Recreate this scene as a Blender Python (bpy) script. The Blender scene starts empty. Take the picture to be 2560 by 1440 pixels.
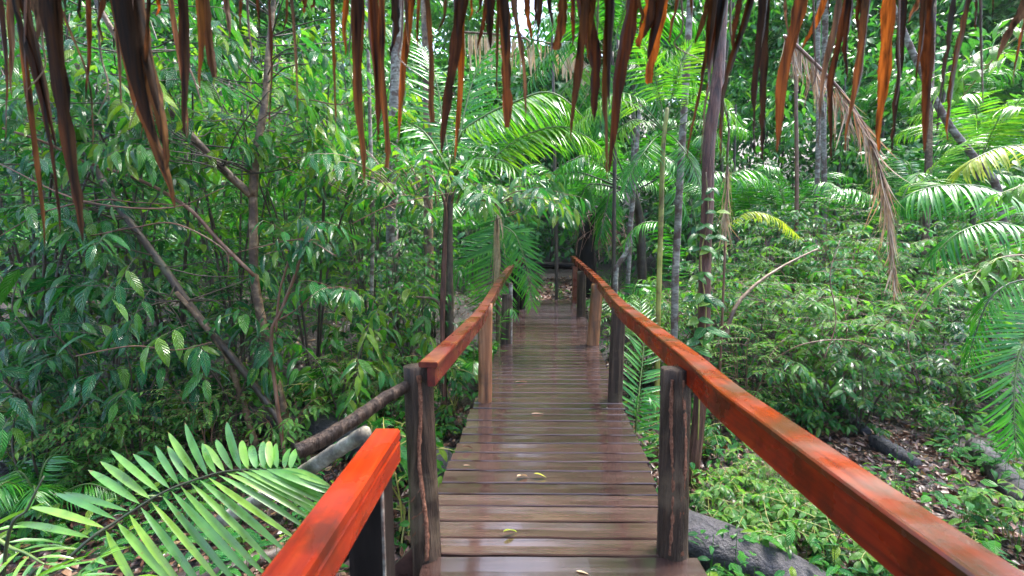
import bpy, math, random
import numpy as np
from mathutils import Vector

# ------------------------------------------------------------------ camera, world, light, exposure
sc = bpy.context.scene
COL = sc.collection
H = 1.48                                   # eye height over the deck (deck top is z = 0)
FPX = 1138.0                               # focal length in photo pixels (2560 wide)
PITCH = math.atan(124.0 / FPX)
cam_d = bpy.data.cameras.new('camera')
cam_d.sensor_width = 36.0
cam_d.lens = 36.0 * FPX / 2560.0
cam_d.clip_start = 0.05
cam_d.clip_end = 500
cam_d.dof.use_dof = True
cam_d.dof.focus_distance = 4.5
cam_d.dof.aperture_fstop = 4.0
cam = bpy.data.objects.new('camera', cam_d)
COL.objects.link(cam)
cam.location = (0, 0, H)
cam.rotation_euler = (math.pi / 2 - PITCH, 0, 0)
sc.camera = cam

SUN_EL, SUN_ROT = math.radians(62), math.radians(48)
w = bpy.data.worlds.new('World')
sc.world = w
w.use_nodes = True
wn = w.node_tree
bg = wn.nodes['Background']
sky = wn.nodes.new('ShaderNodeTexSky')
sky.sky_type = 'NISHITA'
sky.sun_disc = False
sky.sun_elevation = SUN_EL
sky.sun_rotation = SUN_ROT
sky.air_density = 1.0
sky.dust_density = 3.0
sky.ozone_density = 0.6
wn.links.new(sky.outputs[0], bg.inputs[0])
bg.inputs[1].default_value = 0.13
sun_d = bpy.data.lights.new('sun', 'SUN')
sun_d.energy = 1.5
sun_d.angle = math.radians(22)
sun_d.color = (1.0, 0.985, 0.96)
sun = bpy.data.objects.new('sun', sun_d)
COL.objects.link(sun)
_sd = Vector((math.sin(SUN_ROT) * math.cos(SUN_EL), math.cos(SUN_ROT) * math.cos(SUN_EL), math.sin(SUN_EL)))
sun.rotation_euler = _sd.to_track_quat('Z', 'Y').to_euler()
sc.view_settings.view_transform = 'Standard'
sc.view_settings.look = 'None'
sc.view_settings.exposure = 2.9
sc.view_settings.gamma = 1.0
sc.cycles.max_bounces = 6
sc.cycles.diffuse_bounces = 1
sc.cycles.glossy_bounces = 3
sc.cycles.transmission_bounces = 4
sc.cycles.volume_bounces = 1

# ------------------------------------------------------------------ helpers
UP = np.array([0., 0., 1.])
CF = np.array([0., math.cos(PITCH), -math.sin(PITCH)])
CU = np.array([0., math.sin(PITCH), math.cos(PITCH)])
CAM = np.array([0., 0., H])


def ray(px, py):
    return CF + np.array([1., 0, 0]) * (px - 1280) / FPX + CU * (720 - py) / FPX


def P(px, py, d):
    r = ray(px, py)
    return CAM + r * (d / r[1])


def PZ(px, py, z):
    r = ray(px, py)
    return CAM + r * ((z - H) / r[2])


def sstep(a, b, x):
    t = np.clip((np.asarray(x, float) - a) / (b - a), 0, 1)
    return t * t * (3 - 2 * t)


def ground(x, y):
    x = np.asarray(x, float); y = np.asarray(y, float)
    g = -1.08 + 1.0 * sstep(6.3, 11.0, y) + 0.03 * np.maximum(0, y - 11)
    g = g + 0.55 * np.maximum(0, y - 27) + 0.25 * np.maximum(0, np.abs(x) - 22)
    g = g + 0.06 * np.sin(1.3 * x + 0.7 * y) * np.sin(0.9 * y - 0.4 * x) + 0.03 * np.sin(3.1 * x) * np.sin(2.7 * y + 1)
    path = np.exp(-((x - (0.863 + (y - 10.9) * 0.0792)) / 0.9) ** 2) * sstep(9.5, 10.5, y)
    g = g + path * (-0.05)
    return g


def gz(px, d):
    x = (px - 1280) / FPX * d
    return np.array([x, d, float(ground(x, d))])


def nrm(a):
    a = np.asarray(a, float)
    return a / np.maximum(np.linalg.norm(a, axis=-1, keepdims=True), 1e-9)


def spline(pts, n):
    """Catmull-Rom through the points, n samples evenly in parameter"""
    p = np.asarray(pts, float)
    if len(p) == 2:
        t = np.linspace(0, 1, n)[:, None]
        return p[0] * (1 - t) + p[1] * t
    q = np.vstack([2 * p[0] - p[1], p, 2 * p[-1] - p[-2]])
    u = np.linspace(0, len(p) - 1 - 1e-9, n)
    i = u.astype(int); t = (u - i)[:, None]
    a, b, c, d = q[i], q[i + 1], q[i + 2], q[i + 3]
    return 0.5 * (2 * b + (c - a) * t + (2 * a - 5 * b + 4 * c - d) * t ** 2 + (3 * b - a - 3 * c + d) * t ** 3)


class MB:
    """mesh buffer: collects arrays, builds ONE mesh object"""
    def __init__(s):
        s.v, s.l, s.t, s.uv, s.n, s.mi = [], [], [], [], 0, []

    def add(s, verts, loops, totals, uvs=None, mi=0):
        verts = np.asarray(verts, float).reshape(-1, 3)
        s.v.append(verts); s.l.append(np.asarray(loops, np.int64).ravel() + s.n)
        s.t.append(np.asarray(totals, np.int64).ravel())
        nl = len(s.l[-1])
        s.uv.append(np.zeros((nl, 2)) if uvs is None else np.asarray(uvs, float).reshape(nl, 2))
        s.mi.append(np.full(len(s.t[-1]), mi))
        s.n += len(verts)

    def mesh(s, name, mats, smooth=True):
        me = bpy.data.meshes.new(name)
        v = np.vstack(s.v); l = np.concatenate(s.l); t = np.concatenate(s.t)
        me.vertices.add(len(v)); me.vertices.foreach_set('co', v.astype(np.float32).ravel())
        me.loops.add(len(l)); me.loops.foreach_set('vertex_index', l.astype(np.int32))
        me.polygons.add(len(t))
        st = np.concatenate([[0], np.cumsum(t)[:-1]])
        me.polygons.foreach_set('loop_start', st.astype(np.int32))
        uvl = me.uv_layers.new(name='uv')
        uvl.data.foreach_set('uv', np.vstack(s.uv).astype(np.float32).ravel())
        me.polygons.foreach_set('material_index', np.concatenate(s.mi).astype(np.int32))
        me.polygons.foreach_set('use_smooth', np.full(len(t), smooth))
        for m in (mats if isinstance(mats, (list, tuple)) else [mats]):
            me.materials.append(m)
        me.update(calc_edges=True)
        me.validate()
        return me

    def build(s, name, mats, parent=None, smooth=True, loc=None):
        o = bpy.data.objects.new(name, s.mesh(name, mats, smooth))
        COL.objects.link(o)
        if parent is not None:
            o.parent = parent
        if loc is not None:
            o.location = loc
        return o


def tag(o, label=None, cat=None, group=None, kind=None):
    if label: o['label'] = label
    if cat: o['category'] = cat
    if group: o['group'] = group
    if kind: o['kind'] = kind
    return o


def thing(name, label, cat, loc=(0, 0, 0), group=None):
    o = bpy.data.objects.new(name, None)
    COL.objects.link(o)
    o.location = loc
    return tag(o, label, cat, group)


KIDS = {}


def dup(root, loc, rz=0.0, s=1.0, label=None, group=None):
    r = root.copy(); COL.objects.link(r)
    r.location = loc; r.rotation_euler = (0, 0, rz); r.scale = (s, s, s)
    if label: r['label'] = label
    if group: r['group'] = group
    for ch in list(root.children):
        c = ch.copy(); COL.objects.link(c); c.parent = r
        for g in list(ch.children):
            d = g.copy(); COL.objects.link(d); d.parent = c
    return r


# ---- shapes
def tube(mb, pts, rad, ns=8, rng=None, rough=0.0, caps=True, mi=0):
    p = np.asarray(pts, float); k = len(p)
    r = np.broadcast_to(np.asarray(rad, float), (k,)) if np.ndim(rad) < 1 or len(np.atleast_1d(rad)) == k else np.interp(np.linspace(0, 1, k), np.linspace(0, 1, len(rad)), rad)
    T = nrm(np.gradient(p, axis=0))
    ref = np.array([1., 0, 0]) if abs(T[:, 0]).mean() < 0.7 else np.array([0., 1, 0])
    a = nrm(np.cross(T, ref)); b = np.cross(T, a)
    th = np.linspace(0, 2 * np.pi, ns, endpoint=False)
    rr = r[:, None] * np.ones((1, ns))
    if rough and rng is not None:
        prof = 1 + rough * rng.normal(size=(1, ns))
        rr = rr * prof * (1 + rough * 0.6 * rng.normal(size=(k, ns)))
    v = p[:, None, :] + rr[:, :, None] * (np.cos(th)[None, :, None] * a[:, None, :] + np.sin(th)[None, :, None] * b[:, None, :])
    i, j = np.meshgrid(np.arange(k - 1), np.arange(ns), indexing='ij')
    j2 = (j + 1) % ns
    q = np.stack([i * ns + j, i * ns + j2, (i + 1) * ns + j2, (i + 1) * ns + j], -1).reshape(-1, 4)
    L = np.concatenate([[0], np.cumsum(np.linalg.norm(np.diff(p, axis=0), axis=1))])
    uv = np.stack([np.stack([j / ns, L[i]], -1), np.stack([(j + 1) / ns, L[i]], -1), np.stack([(j + 1) / ns, L[i + 1]], -1), np.stack([j / ns, L[i + 1]], -1)], -2).reshape(-1, 2)
    loops = [q.ravel()]; tot = [np.full(len(q), 4)]; uvs = [uv]
    if caps:
        loops += [np.arange(ns)[::-1], (k - 1) * ns + np.arange(ns)]
        tot += [[ns], [ns]]
        cuv = np.stack([np.cos(th), np.sin(th)], -1) * 0.05
        uvs += [cuv[::-1], cuv]
    mb.add(v.reshape(-1, 3), np.concatenate(loops), np.concatenate(tot), np.vstack(uvs), mi)


PROF = {
    'ovate': lambda t: np.clip(np.sin(np.pi * np.clip(t, 0, 1) ** 0.8), 0, 1) ** 0.8 * (1 - 0.25 * t),
    'lance': lambda t: np.sin(np.pi * t ** 0.9) ** 0.75,
    'strap': lambda t: np.minimum(1, np.minimum(t * 7, (1 - t) * 1.7)) ** 0.8,
    'round': lambda t: np.sin(np.pi * t) ** 0.55,
}


def leaves(mb, pos, d, n, L, W, bend=0.6, fold=0.25, seg=6, prof='ovate', curl=0.0, mi=0):
    """many leaves at once: base points, directions, normals, lengths, HALF widths, bend (rad), fold (rad)"""
    pos = np.asarray(pos, float).reshape(-1, 3); N = len(pos)
    if N == 0: return
    d = nrm(np.broadcast_to(d, (N, 3))); n = np.broadcast_to(n, (N, 3))
    s = np.cross(d, n)
    bad = np.linalg.norm(s, axis=1) < 1e-3
    if bad.any():
        s = s.copy(); s[bad] = np.cross(d[bad], [0.3, 0.9, 0.1])
    s = nrm(s); n = np.cross(s, d)
    L = np.broadcast_to(L, (N,))[:, None]; W = np.broadcast_to(W, (N,))[:, None]
    b = np.broadcast_to(bend, (N,))[:, None].astype(float); b = np.where(np.abs(b) < 1e-3, 1e-3, b)
    fo = np.broadcast_to(fold, (N,))[:, None]; cu = np.broadcast_to(curl, (N,))[:, None]
    t = np.linspace(0, 1, seg + 1)[None, :]
    wt = PROF[prof](t) * np.ones((N, 1))
    bt = b * t
    y = L * np.sin(bt) / b; z = -L * (1 - np.cos(bt)) / b
    mid = pos[:, None, :] + d[:, None, :] * y[..., None] + n[:, None, :] * z[..., None]
    ln = d[:, None, :] * np.sin(bt)[..., None] + n[:, None, :] * np.cos(bt)[..., None]
    tw = cu * t
    ss = s[:, None, :] * np.cos(tw)[..., None] + ln * np.sin(tw)[..., None]
    ll = ln * np.cos(tw)[..., None] - s[:, None, :] * np.sin(tw)[..., None]
    ws = (W * wt)
    lft = mid - ss * (ws * np.cos(fo))[..., None] + ll * (ws * np.sin(fo))[..., None]
    rgt = mid + ss * (ws * np.cos(fo))[..., None] + ll * (ws * np.sin(fo))[..., None]
    # vertex layout per leaf: mid[0..seg], left[1..seg-1], right[1..seg-1]
    V = np.concatenate([mid, lft[:, 1:seg], rgt[:, 1:seg]], axis=1)
    k = V.shape[1]
    fl, ft, fu = [], [], []
    Mi = lambda i: i
    Li = lambda i: seg + i
    Ri = lambda i: 2 * seg - 1 + i
    tt = np.linspace(0, 1, seg + 1)
    for i in range(seg):
        for side, X in ((0, Li), (1, Ri)):
            u = -1 if side == 0 else 1
            if i == 0: f = [(Mi(0), 0, 0), (Mi(1), 0, 1), (X(1), u, 1)]
            elif i == seg - 1: f = [(Mi(i), 0, i), (Mi(i + 1), 0, i + 1), (X(i), u, i)]
            else: f = [(Mi(i), 0, i), (Mi(i + 1), 0, i + 1), (X(i + 1), u, i + 1), (X(i), u, i)]
            if side == 1: f = f[::-1]
            fl += [a[0] for a in f]; ft.append(len(f)); fu += [(a[1] * 0.5 + 0.5, tt[a[2]]) for a in f]
    fl = np.array(fl); ft = np.array(ft); fu = np.array(fu)
    loops = (fl[None, :] + (np.arange(N) * k)[:, None]).ravel()
    mb.add(V.reshape(-1, 3), loops, np.tile(ft, N), np.tile(fu, (N, 1)), mi)


def section_sweep(mb, path, side, prof):
    """sweep a closed (u, z) section along a path; side: horizontal outward vectors"""
    p = np.asarray(path); k = len(p); m = len(prof)
    pr = np.asarray(prof, float)
    v = p[:, None, :] + side[:, None, :] * pr[None, :, 0, None] + UP[None, None, :] * pr[None, :, 1, None]
    i, j = np.meshgrid(np.arange(k - 1), np.arange(m), indexing='ij'); j2 = (j + 1) % m
    q = np.stack([i * m + j, i * m + j2, (i + 1) * m + j2, (i + 1) * m + j], -1).reshape(-1, 4)
    L = np.concatenate([[0], np.cumsum(np.linalg.norm(np.diff(p, axis=0), axis=1))])
    uv = np.stack([np.stack([j / m, L[i]], -1), np.stack([(j + 1) / m, L[i]], -1), np.stack([(j + 1) / m, L[i + 1]], -1), np.stack([j / m, L[i + 1]], -1)], -2).reshape(-1, 2)
    loops = np.concatenate([q.ravel(), np.arange(m)[::-1], (k - 1) * m + np.arange(m)])
    mb.add(v.reshape(-1, 3), loops, np.concatenate([np.full(len(q), 4), [m], [m]]), np.vstack([uv, np.zeros((2 * m, 2))]))


def chamfer_rect(u0, u1, z0, z1, c):
    return [(u0 + c, z0), (u1 - c, z0), (u1, z0 + c), (u1, z1 - c), (u1 - c, z1), (u0 + c, z1), (u0, z1 - c), (u0, z0 + c)]


# ------------------------------------------------------------------ materials
def new_mat(name):
    m = bpy.data.materials.new(name); m.use_nodes = True
    nt = m.node_tree; p = nt.nodes['Principled BSDF']; out = nt.nodes['Material Output']
    return m, nt, p, out


def N_(nt, typ, **kw):
    n = nt.nodes.new(typ)
    for k, v in kw.items():
        if k.startswith('i_'):
            key = k[2:]; n.inputs[int(key) if key.isdigit() else key.replace('_', ' ')].default_value = v
        else: setattr(n, k, v)
    return n


def ramp(nt, fac, stops):
    r = nt.nodes.new('ShaderNodeValToRGB'); e = r.color_ramp.elements
    while len(e) < len(stops): e.new(0.5)
    for el, (p, c) in zip(e, stops): el.position = p; el.color = (*c, 1)
    nt.links.new(fac, r.inputs[0]); return r.outputs[0]


def leaf_mat(name, stops, rough=0.28, trans=0.3, vein=0.0, spec=0.5, spots=0.0, ridges=9.0, tcol=(1.4, 1.7, 0.6), tip=0.0):
    m, nt, p, out = new_mat(name); lk = nt.links.new
    geo = N_(nt, 'ShaderNodeNewGeometry'); oi = N_(nt, 'ShaderNodeObjectInfo')
    add = N_(nt, 'ShaderNodeMath', operation='MULTIPLY_ADD'); lk(oi.outputs['Random'], add.inputs[0]); add.inputs[1].default_value = 0.3
    lk(geo.outputs['Random Per Island'], add.inputs[2])
    fr = N_(nt, 'ShaderNodeMath', operation='PINGPONG'); lk(add.outputs[0], fr.inputs[0]); fr.inputs[1].default_value = 1.0
    colr = ramp(nt, fr.outputs[0], stops)
    tc = N_(nt, 'ShaderNodeTexCoord')
    noi = N_(nt, 'ShaderNodeTexNoise', i_Scale=14.0, i_Detail=3.0); lk(tc.outputs['Object'], noi.inputs['Vector'])
    mr = N_(nt, 'ShaderNodeMapRange'); lk(noi.outputs[0], mr.inputs[0]); mr.inputs[1].default_value = 0.3; mr.inputs[2].default_value = 0.7; mr.inputs[3].default_value = 0.7; mr.inputs[4].default_value = 1.25
    mul = N_(nt, 'ShaderNodeMix', data_type='RGBA', blend_type='MULTIPLY'); mul.inputs[0].default_value = 1
    lk(colr, mul.inputs[6]); lk(mr.outputs[0], mul.inputs[7])
    col = mul.outputs[2]
    if spots:
        n2 = N_(nt, 'ShaderNodeTexNoise', i_Scale=45.0, i_Detail=2.0); lk(tc.outputs['Object'], n2.inputs['Vector'])
        r2 = N_(nt, 'ShaderNodeMapRange'); lk(n2.outputs[0], r2.inputs[0]); r2.inputs[1].default_value = 0.66; r2.inputs[2].default_value = 0.72; r2.inputs[4].default_value = spots
        mx = N_(nt, 'ShaderNodeMix', data_type='RGBA'); lk(r2.outputs[0], mx.inputs[0]); lk(col, mx.inputs[6]); mx.inputs[7].default_value = (0.16, 0.12, 0.02, 1)
        col = mx.outputs[2]
    # midrib and side veins from uv
    sep = N_(nt, 'ShaderNodeSeparateXYZ'); lk(tc.outputs['UV'], sep.inputs[0])
    au = N_(nt, 'ShaderNodeMath', operation='SUBTRACT'); lk(sep.outputs[0], au.inputs[0]); au.inputs[1].default_value = 0.5
    ab = N_(nt, 'ShaderNodeMath', operation='ABSOLUTE'); lk(au.outputs[0], ab.inputs[0])
    mid = N_(nt, 'ShaderNodeMapRange'); lk(ab.outputs[0], mid.inputs[0]); mid.inputs[1].default_value = 0.0; mid.inputs[2].default_value = 0.06; mid.inputs[3].default_value = 0.55; mid.inputs[4].default_value = 0.0
    mx2 = N_(nt, 'ShaderNodeMix', data_type='RGBA'); lk(mid.outputs[0], mx2.inputs[0]); lk(col, mx2.inputs[6]); mx2.inputs[7].default_value = (0.12, 0.2, 0.05, 1)
    col = mx2.outputs[2]
    if tip:
        ta = N_(nt, 'ShaderNodeMath', operation='MULTIPLY_ADD'); lk(noi.outputs[0], ta.inputs[0]); ta.inputs[1].default_value = 0.5; lk(sep.outputs[1], ta.inputs[2])
        tr_ = N_(nt, 'ShaderNodeMapRange'); lk(ta.outputs[0], tr_.inputs[0]); tr_.inputs[1].default_value = 1.2; tr_.inputs[2].default_value = 1.27; tr_.inputs[4].default_value = tip
        mt = N_(nt, 'ShaderNodeMix', data_type='RGBA'); lk(tr_.outputs[0], mt.inputs[0]); lk(col, mt.inputs[6]); mt.inputs[7].default_value = (0.2, 0.11, 0.03, 1); col = mt.outputs[2]
    lk(col, p.inputs['Base Color'])
    rn = N_(nt, 'ShaderNodeMapRange'); lk(noi.outputs[0], rn.inputs[0]); rn.inputs[1].default_value = 0.3; rn.inputs[2].default_value = 0.7; rn.inputs[3].default_value = rough * 0.7; rn.inputs[4].default_value = rough * 1.35
    lk(rn.outputs[0], p.inputs['Roughness'])
    p.inputs['Specular IOR Level'].default_value = spec
    if vein:
        ml = N_(nt, 'ShaderNodeMath', operation='MULTIPLY_ADD'); lk(ab.outputs[0], ml.inputs[0]); ml.inputs[1].default_value = -0.45; lk(sep.outputs[1], ml.inputs[2])
        m2 = N_(nt, 'ShaderNodeMath', operation='MULTIPLY'); lk(ml.outputs[0], m2.inputs[0]); m2.inputs[1].default_value = ridges * 2 * math.pi
        sn = N_(nt, 'ShaderNodeMath', operation='SINE'); lk(m2.outputs[0], sn.inputs[0])
        bp = N_(nt, 'ShaderNodeBump', i_Strength=vein, i_Distance=0.012); lk(sn.outputs[0], bp.inputs['Height'])
        lk(bp.outputs[0], p.inputs['Normal'])
    tr = N_(nt, 'ShaderNodeBsdfTranslucent')
    tm = N_(nt, 'ShaderNodeMix', data_type='RGBA', blend_type='MULTIPLY'); tm.inputs[0].default_value = 1
    lk(col, tm.inputs[6]); tm.inputs[7].default_value = (*tcol, 1); lk(tm.outputs[2], tr.inputs[0])
    ms = N_(nt, 'ShaderNodeMixShader'); ms.inputs[0].default_value = trans
    lk(p.outputs[0], ms.inputs[1]); lk(tr.outputs[0], ms.inputs[2]); lk(ms.outputs[0], out.inputs[0])
    return m


def wood_mat(name, stops, scale=(30, 30, 2), rough=(0.25, 0.55), bump=0.3, spec=0.5, blotch=None, coord='Object', coat=0.0, island=0.0, dist=0.01, rscale=None, bscale=3.2):
    m, nt, p, out = new_mat(name); lk = nt.links.new
    tc = N_(nt, 'ShaderNodeTexCoord'); mp = N_(nt, 'ShaderNodeMapping'); mp.inputs['Scale'].default_value = scale
    lk(tc.outputs[coord], mp.inputs[0])
    oi = N_(nt, 'ShaderNodeObjectInfo')
    cm = N_(nt, 'ShaderNodeVectorMath', operation='SCALE'); 
    cb = N_(nt, 'ShaderNodeCombineXYZ'); 
    for k in range(3): lk(oi.outputs['Random'], cb.inputs[k])
    lk(cb.outputs[0], cm.inputs[0]); cm.inputs['Scale'].default_value = 37.0
    av = N_(nt, 'ShaderNodeVectorMath', operation='ADD'); lk(mp.outputs[0], av.inputs[0]); lk(cm.outputs[0], av.inputs[1])
    n1 = N_(nt, 'ShaderNodeTexNoise', i_Scale=1.0, i_Detail=6.0, i_Roughness=0.65); lk(av.outputs[0], n1.inputs['Vector'])
    col = ramp(nt, n1.outputs[0], stops)
    n2 = N_(nt, 'ShaderNodeTexNoise', i_Scale=bscale, i_Detail=8.0, i_Roughness=0.62); lk(tc.outputs['Object'], n2.inputs['Vector'])
    if blotch:
        r2 = N_(nt, 'ShaderNodeMapRange'); lk(n2.outputs[0], r2.inputs[0]); r2.inputs[1].default_value = blotch[1]; r2.inputs[2].default_value = blotch[2]; r2.inputs[4].default_value = blotch[3]
        mx = N_(nt, 'ShaderNodeMix', data_type='RGBA'); lk(r2.outputs[0], mx.inputs[0]); lk(col, mx.inputs[6]); mx.inputs[7].default_value = (*blotch[0], 1); col = mx.outputs[2]
    if island:
        hv = N_(nt, 'ShaderNodeHueSaturation'); 
        vr = N_(nt, 'ShaderNodeMapRange'); lk(oi.outputs['Random'], vr.inputs[0]); vr.inputs[3].default_value = 1 - island; vr.inputs[4].default_value = 1 + island
        lk(vr.outputs[0], hv.inputs['Value']); lk(col, hv.inputs['Color']); col = hv.outputs[0]
    lk(col, p.inputs['Base Color'])
    n3 = N_(nt, 'ShaderNodeTexNoise', i_Scale=5.0, i_Detail=5.0); lk(tc.outputs['Object'], n3.inputs['Vector'])
    rn = N_(nt, 'ShaderNodeMapRange'); lk(n3.outputs[0], rn.inputs[0]); rn.inputs[1].default_value = 0.35; rn.inputs[2].default_value = 0.65; rn.inputs[3].default_value = rough[0]; rn.inputs[4].default_value = rough[1]
    if rscale:
        mp3 = N_(nt, 'ShaderNodeMapping'); mp3.inputs['Scale'].default_value = rscale; lk(tc.outputs[coord], mp3.inputs[0])
        av3 = N_(nt, 'ShaderNodeVectorMath', operation='ADD'); lk(mp3.outputs[0], av3.inputs[0]); lk(cm.outputs[0], av3.inputs[1])
        lk(av3.outputs[0], n3.inputs['Vector']); lk(av3.outputs[0], n2.inputs['Vector'])
        n3.inputs['Scale'].default_value = 1.0; n2.inputs['Scale'].default_value = 0.7
        rn.inputs[1].default_value = 0.3; rn.inputs[2].default_value = 0.75
    lk(rn.outputs[0], p.inputs['Roughness']); p.inputs['Specular IOR Level'].default_value = spec
    p.inputs['Coat Weight'].default_value = coat; p.inputs['Coat Roughness'].default_value = 0.07
    bp = N_(nt, 'ShaderNodeBump', i_Strength=bump, i_Distance=dist); lk(n1.outputs[0], bp.inputs['Height']); lk(bp.outputs[0], p.inputs['Normal'])
    return m


M = {}
G3 = lambda a, b, c: [(0.0, a), (0.55, b), (1.0, c)]
M['leaf_big'] = leaf_mat('glossy_leaf', [(0, (0.006, 0.06, 0.022)), (0.45, (0.014, 0.115, 0.034)), (0.8, (0.035, 0.18, 0.03)), (1, (0.11, 0.23, 0.02))], rough=0.17, trans=0.28, vein=0.7, spec=0.9, spots=0.5)
M['leaf_mid'] = leaf_mat('glossy_light_leaf', [(0, (0.012, 0.1, 0.026)), (0.45, (0.03, 0.175, 0.032)), (0.8, (0.08, 0.24, 0.025)), (1, (0.2, 0.3, 0.025))], rough=0.18, trans=0.34, vein=0.7, spec=0.9, spots=0.4)
M['leaf_small'] = leaf_mat('small_leaf', [(0, (0.009, 0.085, 0.03)), (0.5, (0.025, 0.165, 0.04)), (0.85, (0.06, 0.24, 0.04)), (1, (0.17, 0.27, 0.025))], rough=0.15, trans=0.3, vein=0.5, spec=0.65)
M['leaf_light'] = leaf_mat('light_leaf', [(0, (0.04, 0.14, 0.03)), (0.5, (0.07, 0.21, 0.04)), (1, (0.14, 0.28, 0.04))], rough=0.28, trans=0.38, vein=0.5)
M['leaf_low'] = leaf_mat('low_leaf', [(0, (0.008, 0.07, 0.022)), (0.5, (0.022, 0.13, 0.025)), (0.9, (0.05, 0.2, 0.022)), (1, (0.15, 0.24, 0.02))], rough=0.22, trans=0.25, vein=0.6)
M['leaf_far'] = leaf_mat('far_leaf', [(0, (0.012, 0.075, 0.03)), (0.5, (0.028, 0.14, 0.04)), (0.9, (0.06, 0.21, 0.04)), (1, (0.12, 0.25, 0.035))], rough=0.32, trans=0.3)
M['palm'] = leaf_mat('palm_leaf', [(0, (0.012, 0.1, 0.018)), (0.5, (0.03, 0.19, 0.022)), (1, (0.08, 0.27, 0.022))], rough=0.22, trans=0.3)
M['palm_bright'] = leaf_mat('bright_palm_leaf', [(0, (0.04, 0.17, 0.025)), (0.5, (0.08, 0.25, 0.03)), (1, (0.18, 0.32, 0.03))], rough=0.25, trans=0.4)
M['palm_yellow'] = leaf_mat('yellow_palm_leaf', [(0, (0.16, 0.28, 0.03)), (0.5, (0.3, 0.36, 0.04)), (1, (0.42, 0.4, 0.06))], rough=0.3, trans=0.4)
M['palm_near'] = leaf_mat('near_palm_leaf', [(0, (0.05, 0.17, 0.035)), (0.5, (0.095, 0.25, 0.035)), (1, (0.18, 0.33, 0.03))], rough=0.34, trans=0.35, vein=0.0, spec=1.0, tip=.9, spots=.5)
M['palm_dead'] = leaf_mat('dead_palm_leaf', [(0, (0.2, 0.1, 0.055)), (0.5, (0.42, 0.28, 0.17)), (1, (0.62, 0.48, 0.34))], rough=0.5, trans=0.15, tcol=(1.3, 0.9, 0.6))
M['palm_tan'] = leaf_mat('tan_palm_leaf', [(0, (0.3, 0.2, 0.11)), (0.5, (0.42, 0.3, 0.17)), (1, (0.52, 0.42, 0.26))], rough=0.55, trans=0.2, tcol=(1.2, 0.95, 0.7))
M['rachis'] = wood_mat('palm_rachis', G3((0.05, 0.08, 0.02), (0.09, 0.14, 0.03), (0.16, 0.2, 0.05)), scale=(20, 20, 20), rough=(0.3, 0.5), bump=0.1)
M['rachis_dark'] = wood_mat('dark_rachis', G3((0.015, 0.02, 0.01), (0.03, 0.035, 0.015), (0.06, 0.07, 0.03)), scale=(20, 20, 20), rough=(0.3, 0.5), bump=0.1)
M['bark_tan'] = wood_mat('tan_bark', [(0.3, (0.03, 0.015, 0.008)), (0.5, (0.16, 0.095, 0.05)), (0.72, (0.36, 0.26, 0.16))], scale=(14, 14, 16), rough=(0.4, 0.75), bump=0.6, blotch=((0.035, 0.016, 0.01), 0.46, 0.58, 0.85), dist=0.02)
M['bark_dark'] = wood_mat('dark_bark', [(0.3, (0.015, 0.01, 0.008)), (0.55, (0.05, 0.032, 0.022)), (0.8, (0.11, 0.08, 0.05))], scale=(18, 18, 8), rough=(0.35, 0.7), bump=0.7, blotch=((0.09, 0.1, 0.05), 0.55, 0.68, 0.6), dist=0.02)
M['bark_pale'] = wood_mat('pale_bark', [(0.3, (0.05, 0.042, 0.034)), (0.5, (0.19, 0.17, 0.145)), (0.75, (0.42, 0.4, 0.35))], scale=(8, 8, 22), rough=(0.5, 0.8), bump=0.7, spec=0.2, bscale=6.0, blotch=((0.08, 0.045, 0.035), 0.5, 0.56, 0.85))
M['bark_red'] = wood_mat('red_bark', [(0.32, (0.012, 0.005, 0.004)), (0.5, (0.09, 0.03, 0.018)), (0.72, (0.24, 0.11, 0.075))], scale=(34, 34, 3), rough=(0.35, 0.7), bump=1.0, dist=0.03)
M['stem_green'] = wood_mat('green_stem', [(0.3, (0.12, 0.13, 0.02)), (0.5, (0.25, 0.24, 0.05)), (0.75, (0.36, 0.32, 0.1))], scale=(6, 6, 5), rough=(0.3, 0.5), bump=0.1, blotch=((0.1, 0.045, 0.015), 0.5, 0.6, 0.9))
M['stem_red'] = wood_mat('red_stem', [(0.3, (0.05, 0.02, 0.012)), (0.5, (0.13, 0.055, 0.03)), (0.75, (0.22, 0.12, 0.08))], scale=(12, 12, 6), rough=(0.35, 0.6), bump=0.3)
M['log_dark'] = wood_mat('log_bark', [(0.3, (0.012, 0.011, 0.013)), (0.55, (0.04, 0.036, 0.04)), (0.8, (0.1, 0.09, 0.1))], scale=(16, 16, 16), rough=(0.35, 0.65), bump=1.0, dist=0.05)
M['deck'] = wood_mat('wet_deck_wood', [(0.25, (0.0211, 0.0111, 0.0092)), (0.5, (0.0440, 0.0246, 0.0200)), (0.8, (0.0774, 0.0459, 0.0360))], scale=(2.6, 45, 45), rough=(0.05, 0.25), bump=0.1, blotch=((0.1, 0.065, 0.04), 0.5, 0.9, 0.5), island=0.3, dist=0.004, spec=0.6, coat=0.25, rscale=(1.6, 9, 9))
M['rail'] = wood_mat('varnished_rail', [(0.25, (0.0806, 0.0052, 0.0008)), (0.5, (0.2218, 0.0138, 0.0017)), (0.78, (0.3226, 0.0360, 0.0042))], scale=(42, 3, 42), rough=(0.12, 0.4), bump=0.12, blotch=((0.035, 0.008, 0.003), 0.49, 0.63, 0.75), spec=0.35, bscale=6.0, dist=0.004)
M['rail_top'] = wood_mat('weathered_rail_top', [(0.25, (0.0432, 0.0053, 0.0014)), (0.5, (0.1440, 0.0172, 0.0021)), (0.78, (0.2088, 0.0396, 0.0063))], scale=(45, 3, 45), rough=(0.12, 0.45), bump=0.25, blotch=((0.05, 0.025, 0.01), 0.47, 0.64, 0.85), spec=0.35, bscale=6.0, dist=0.005)
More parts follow.
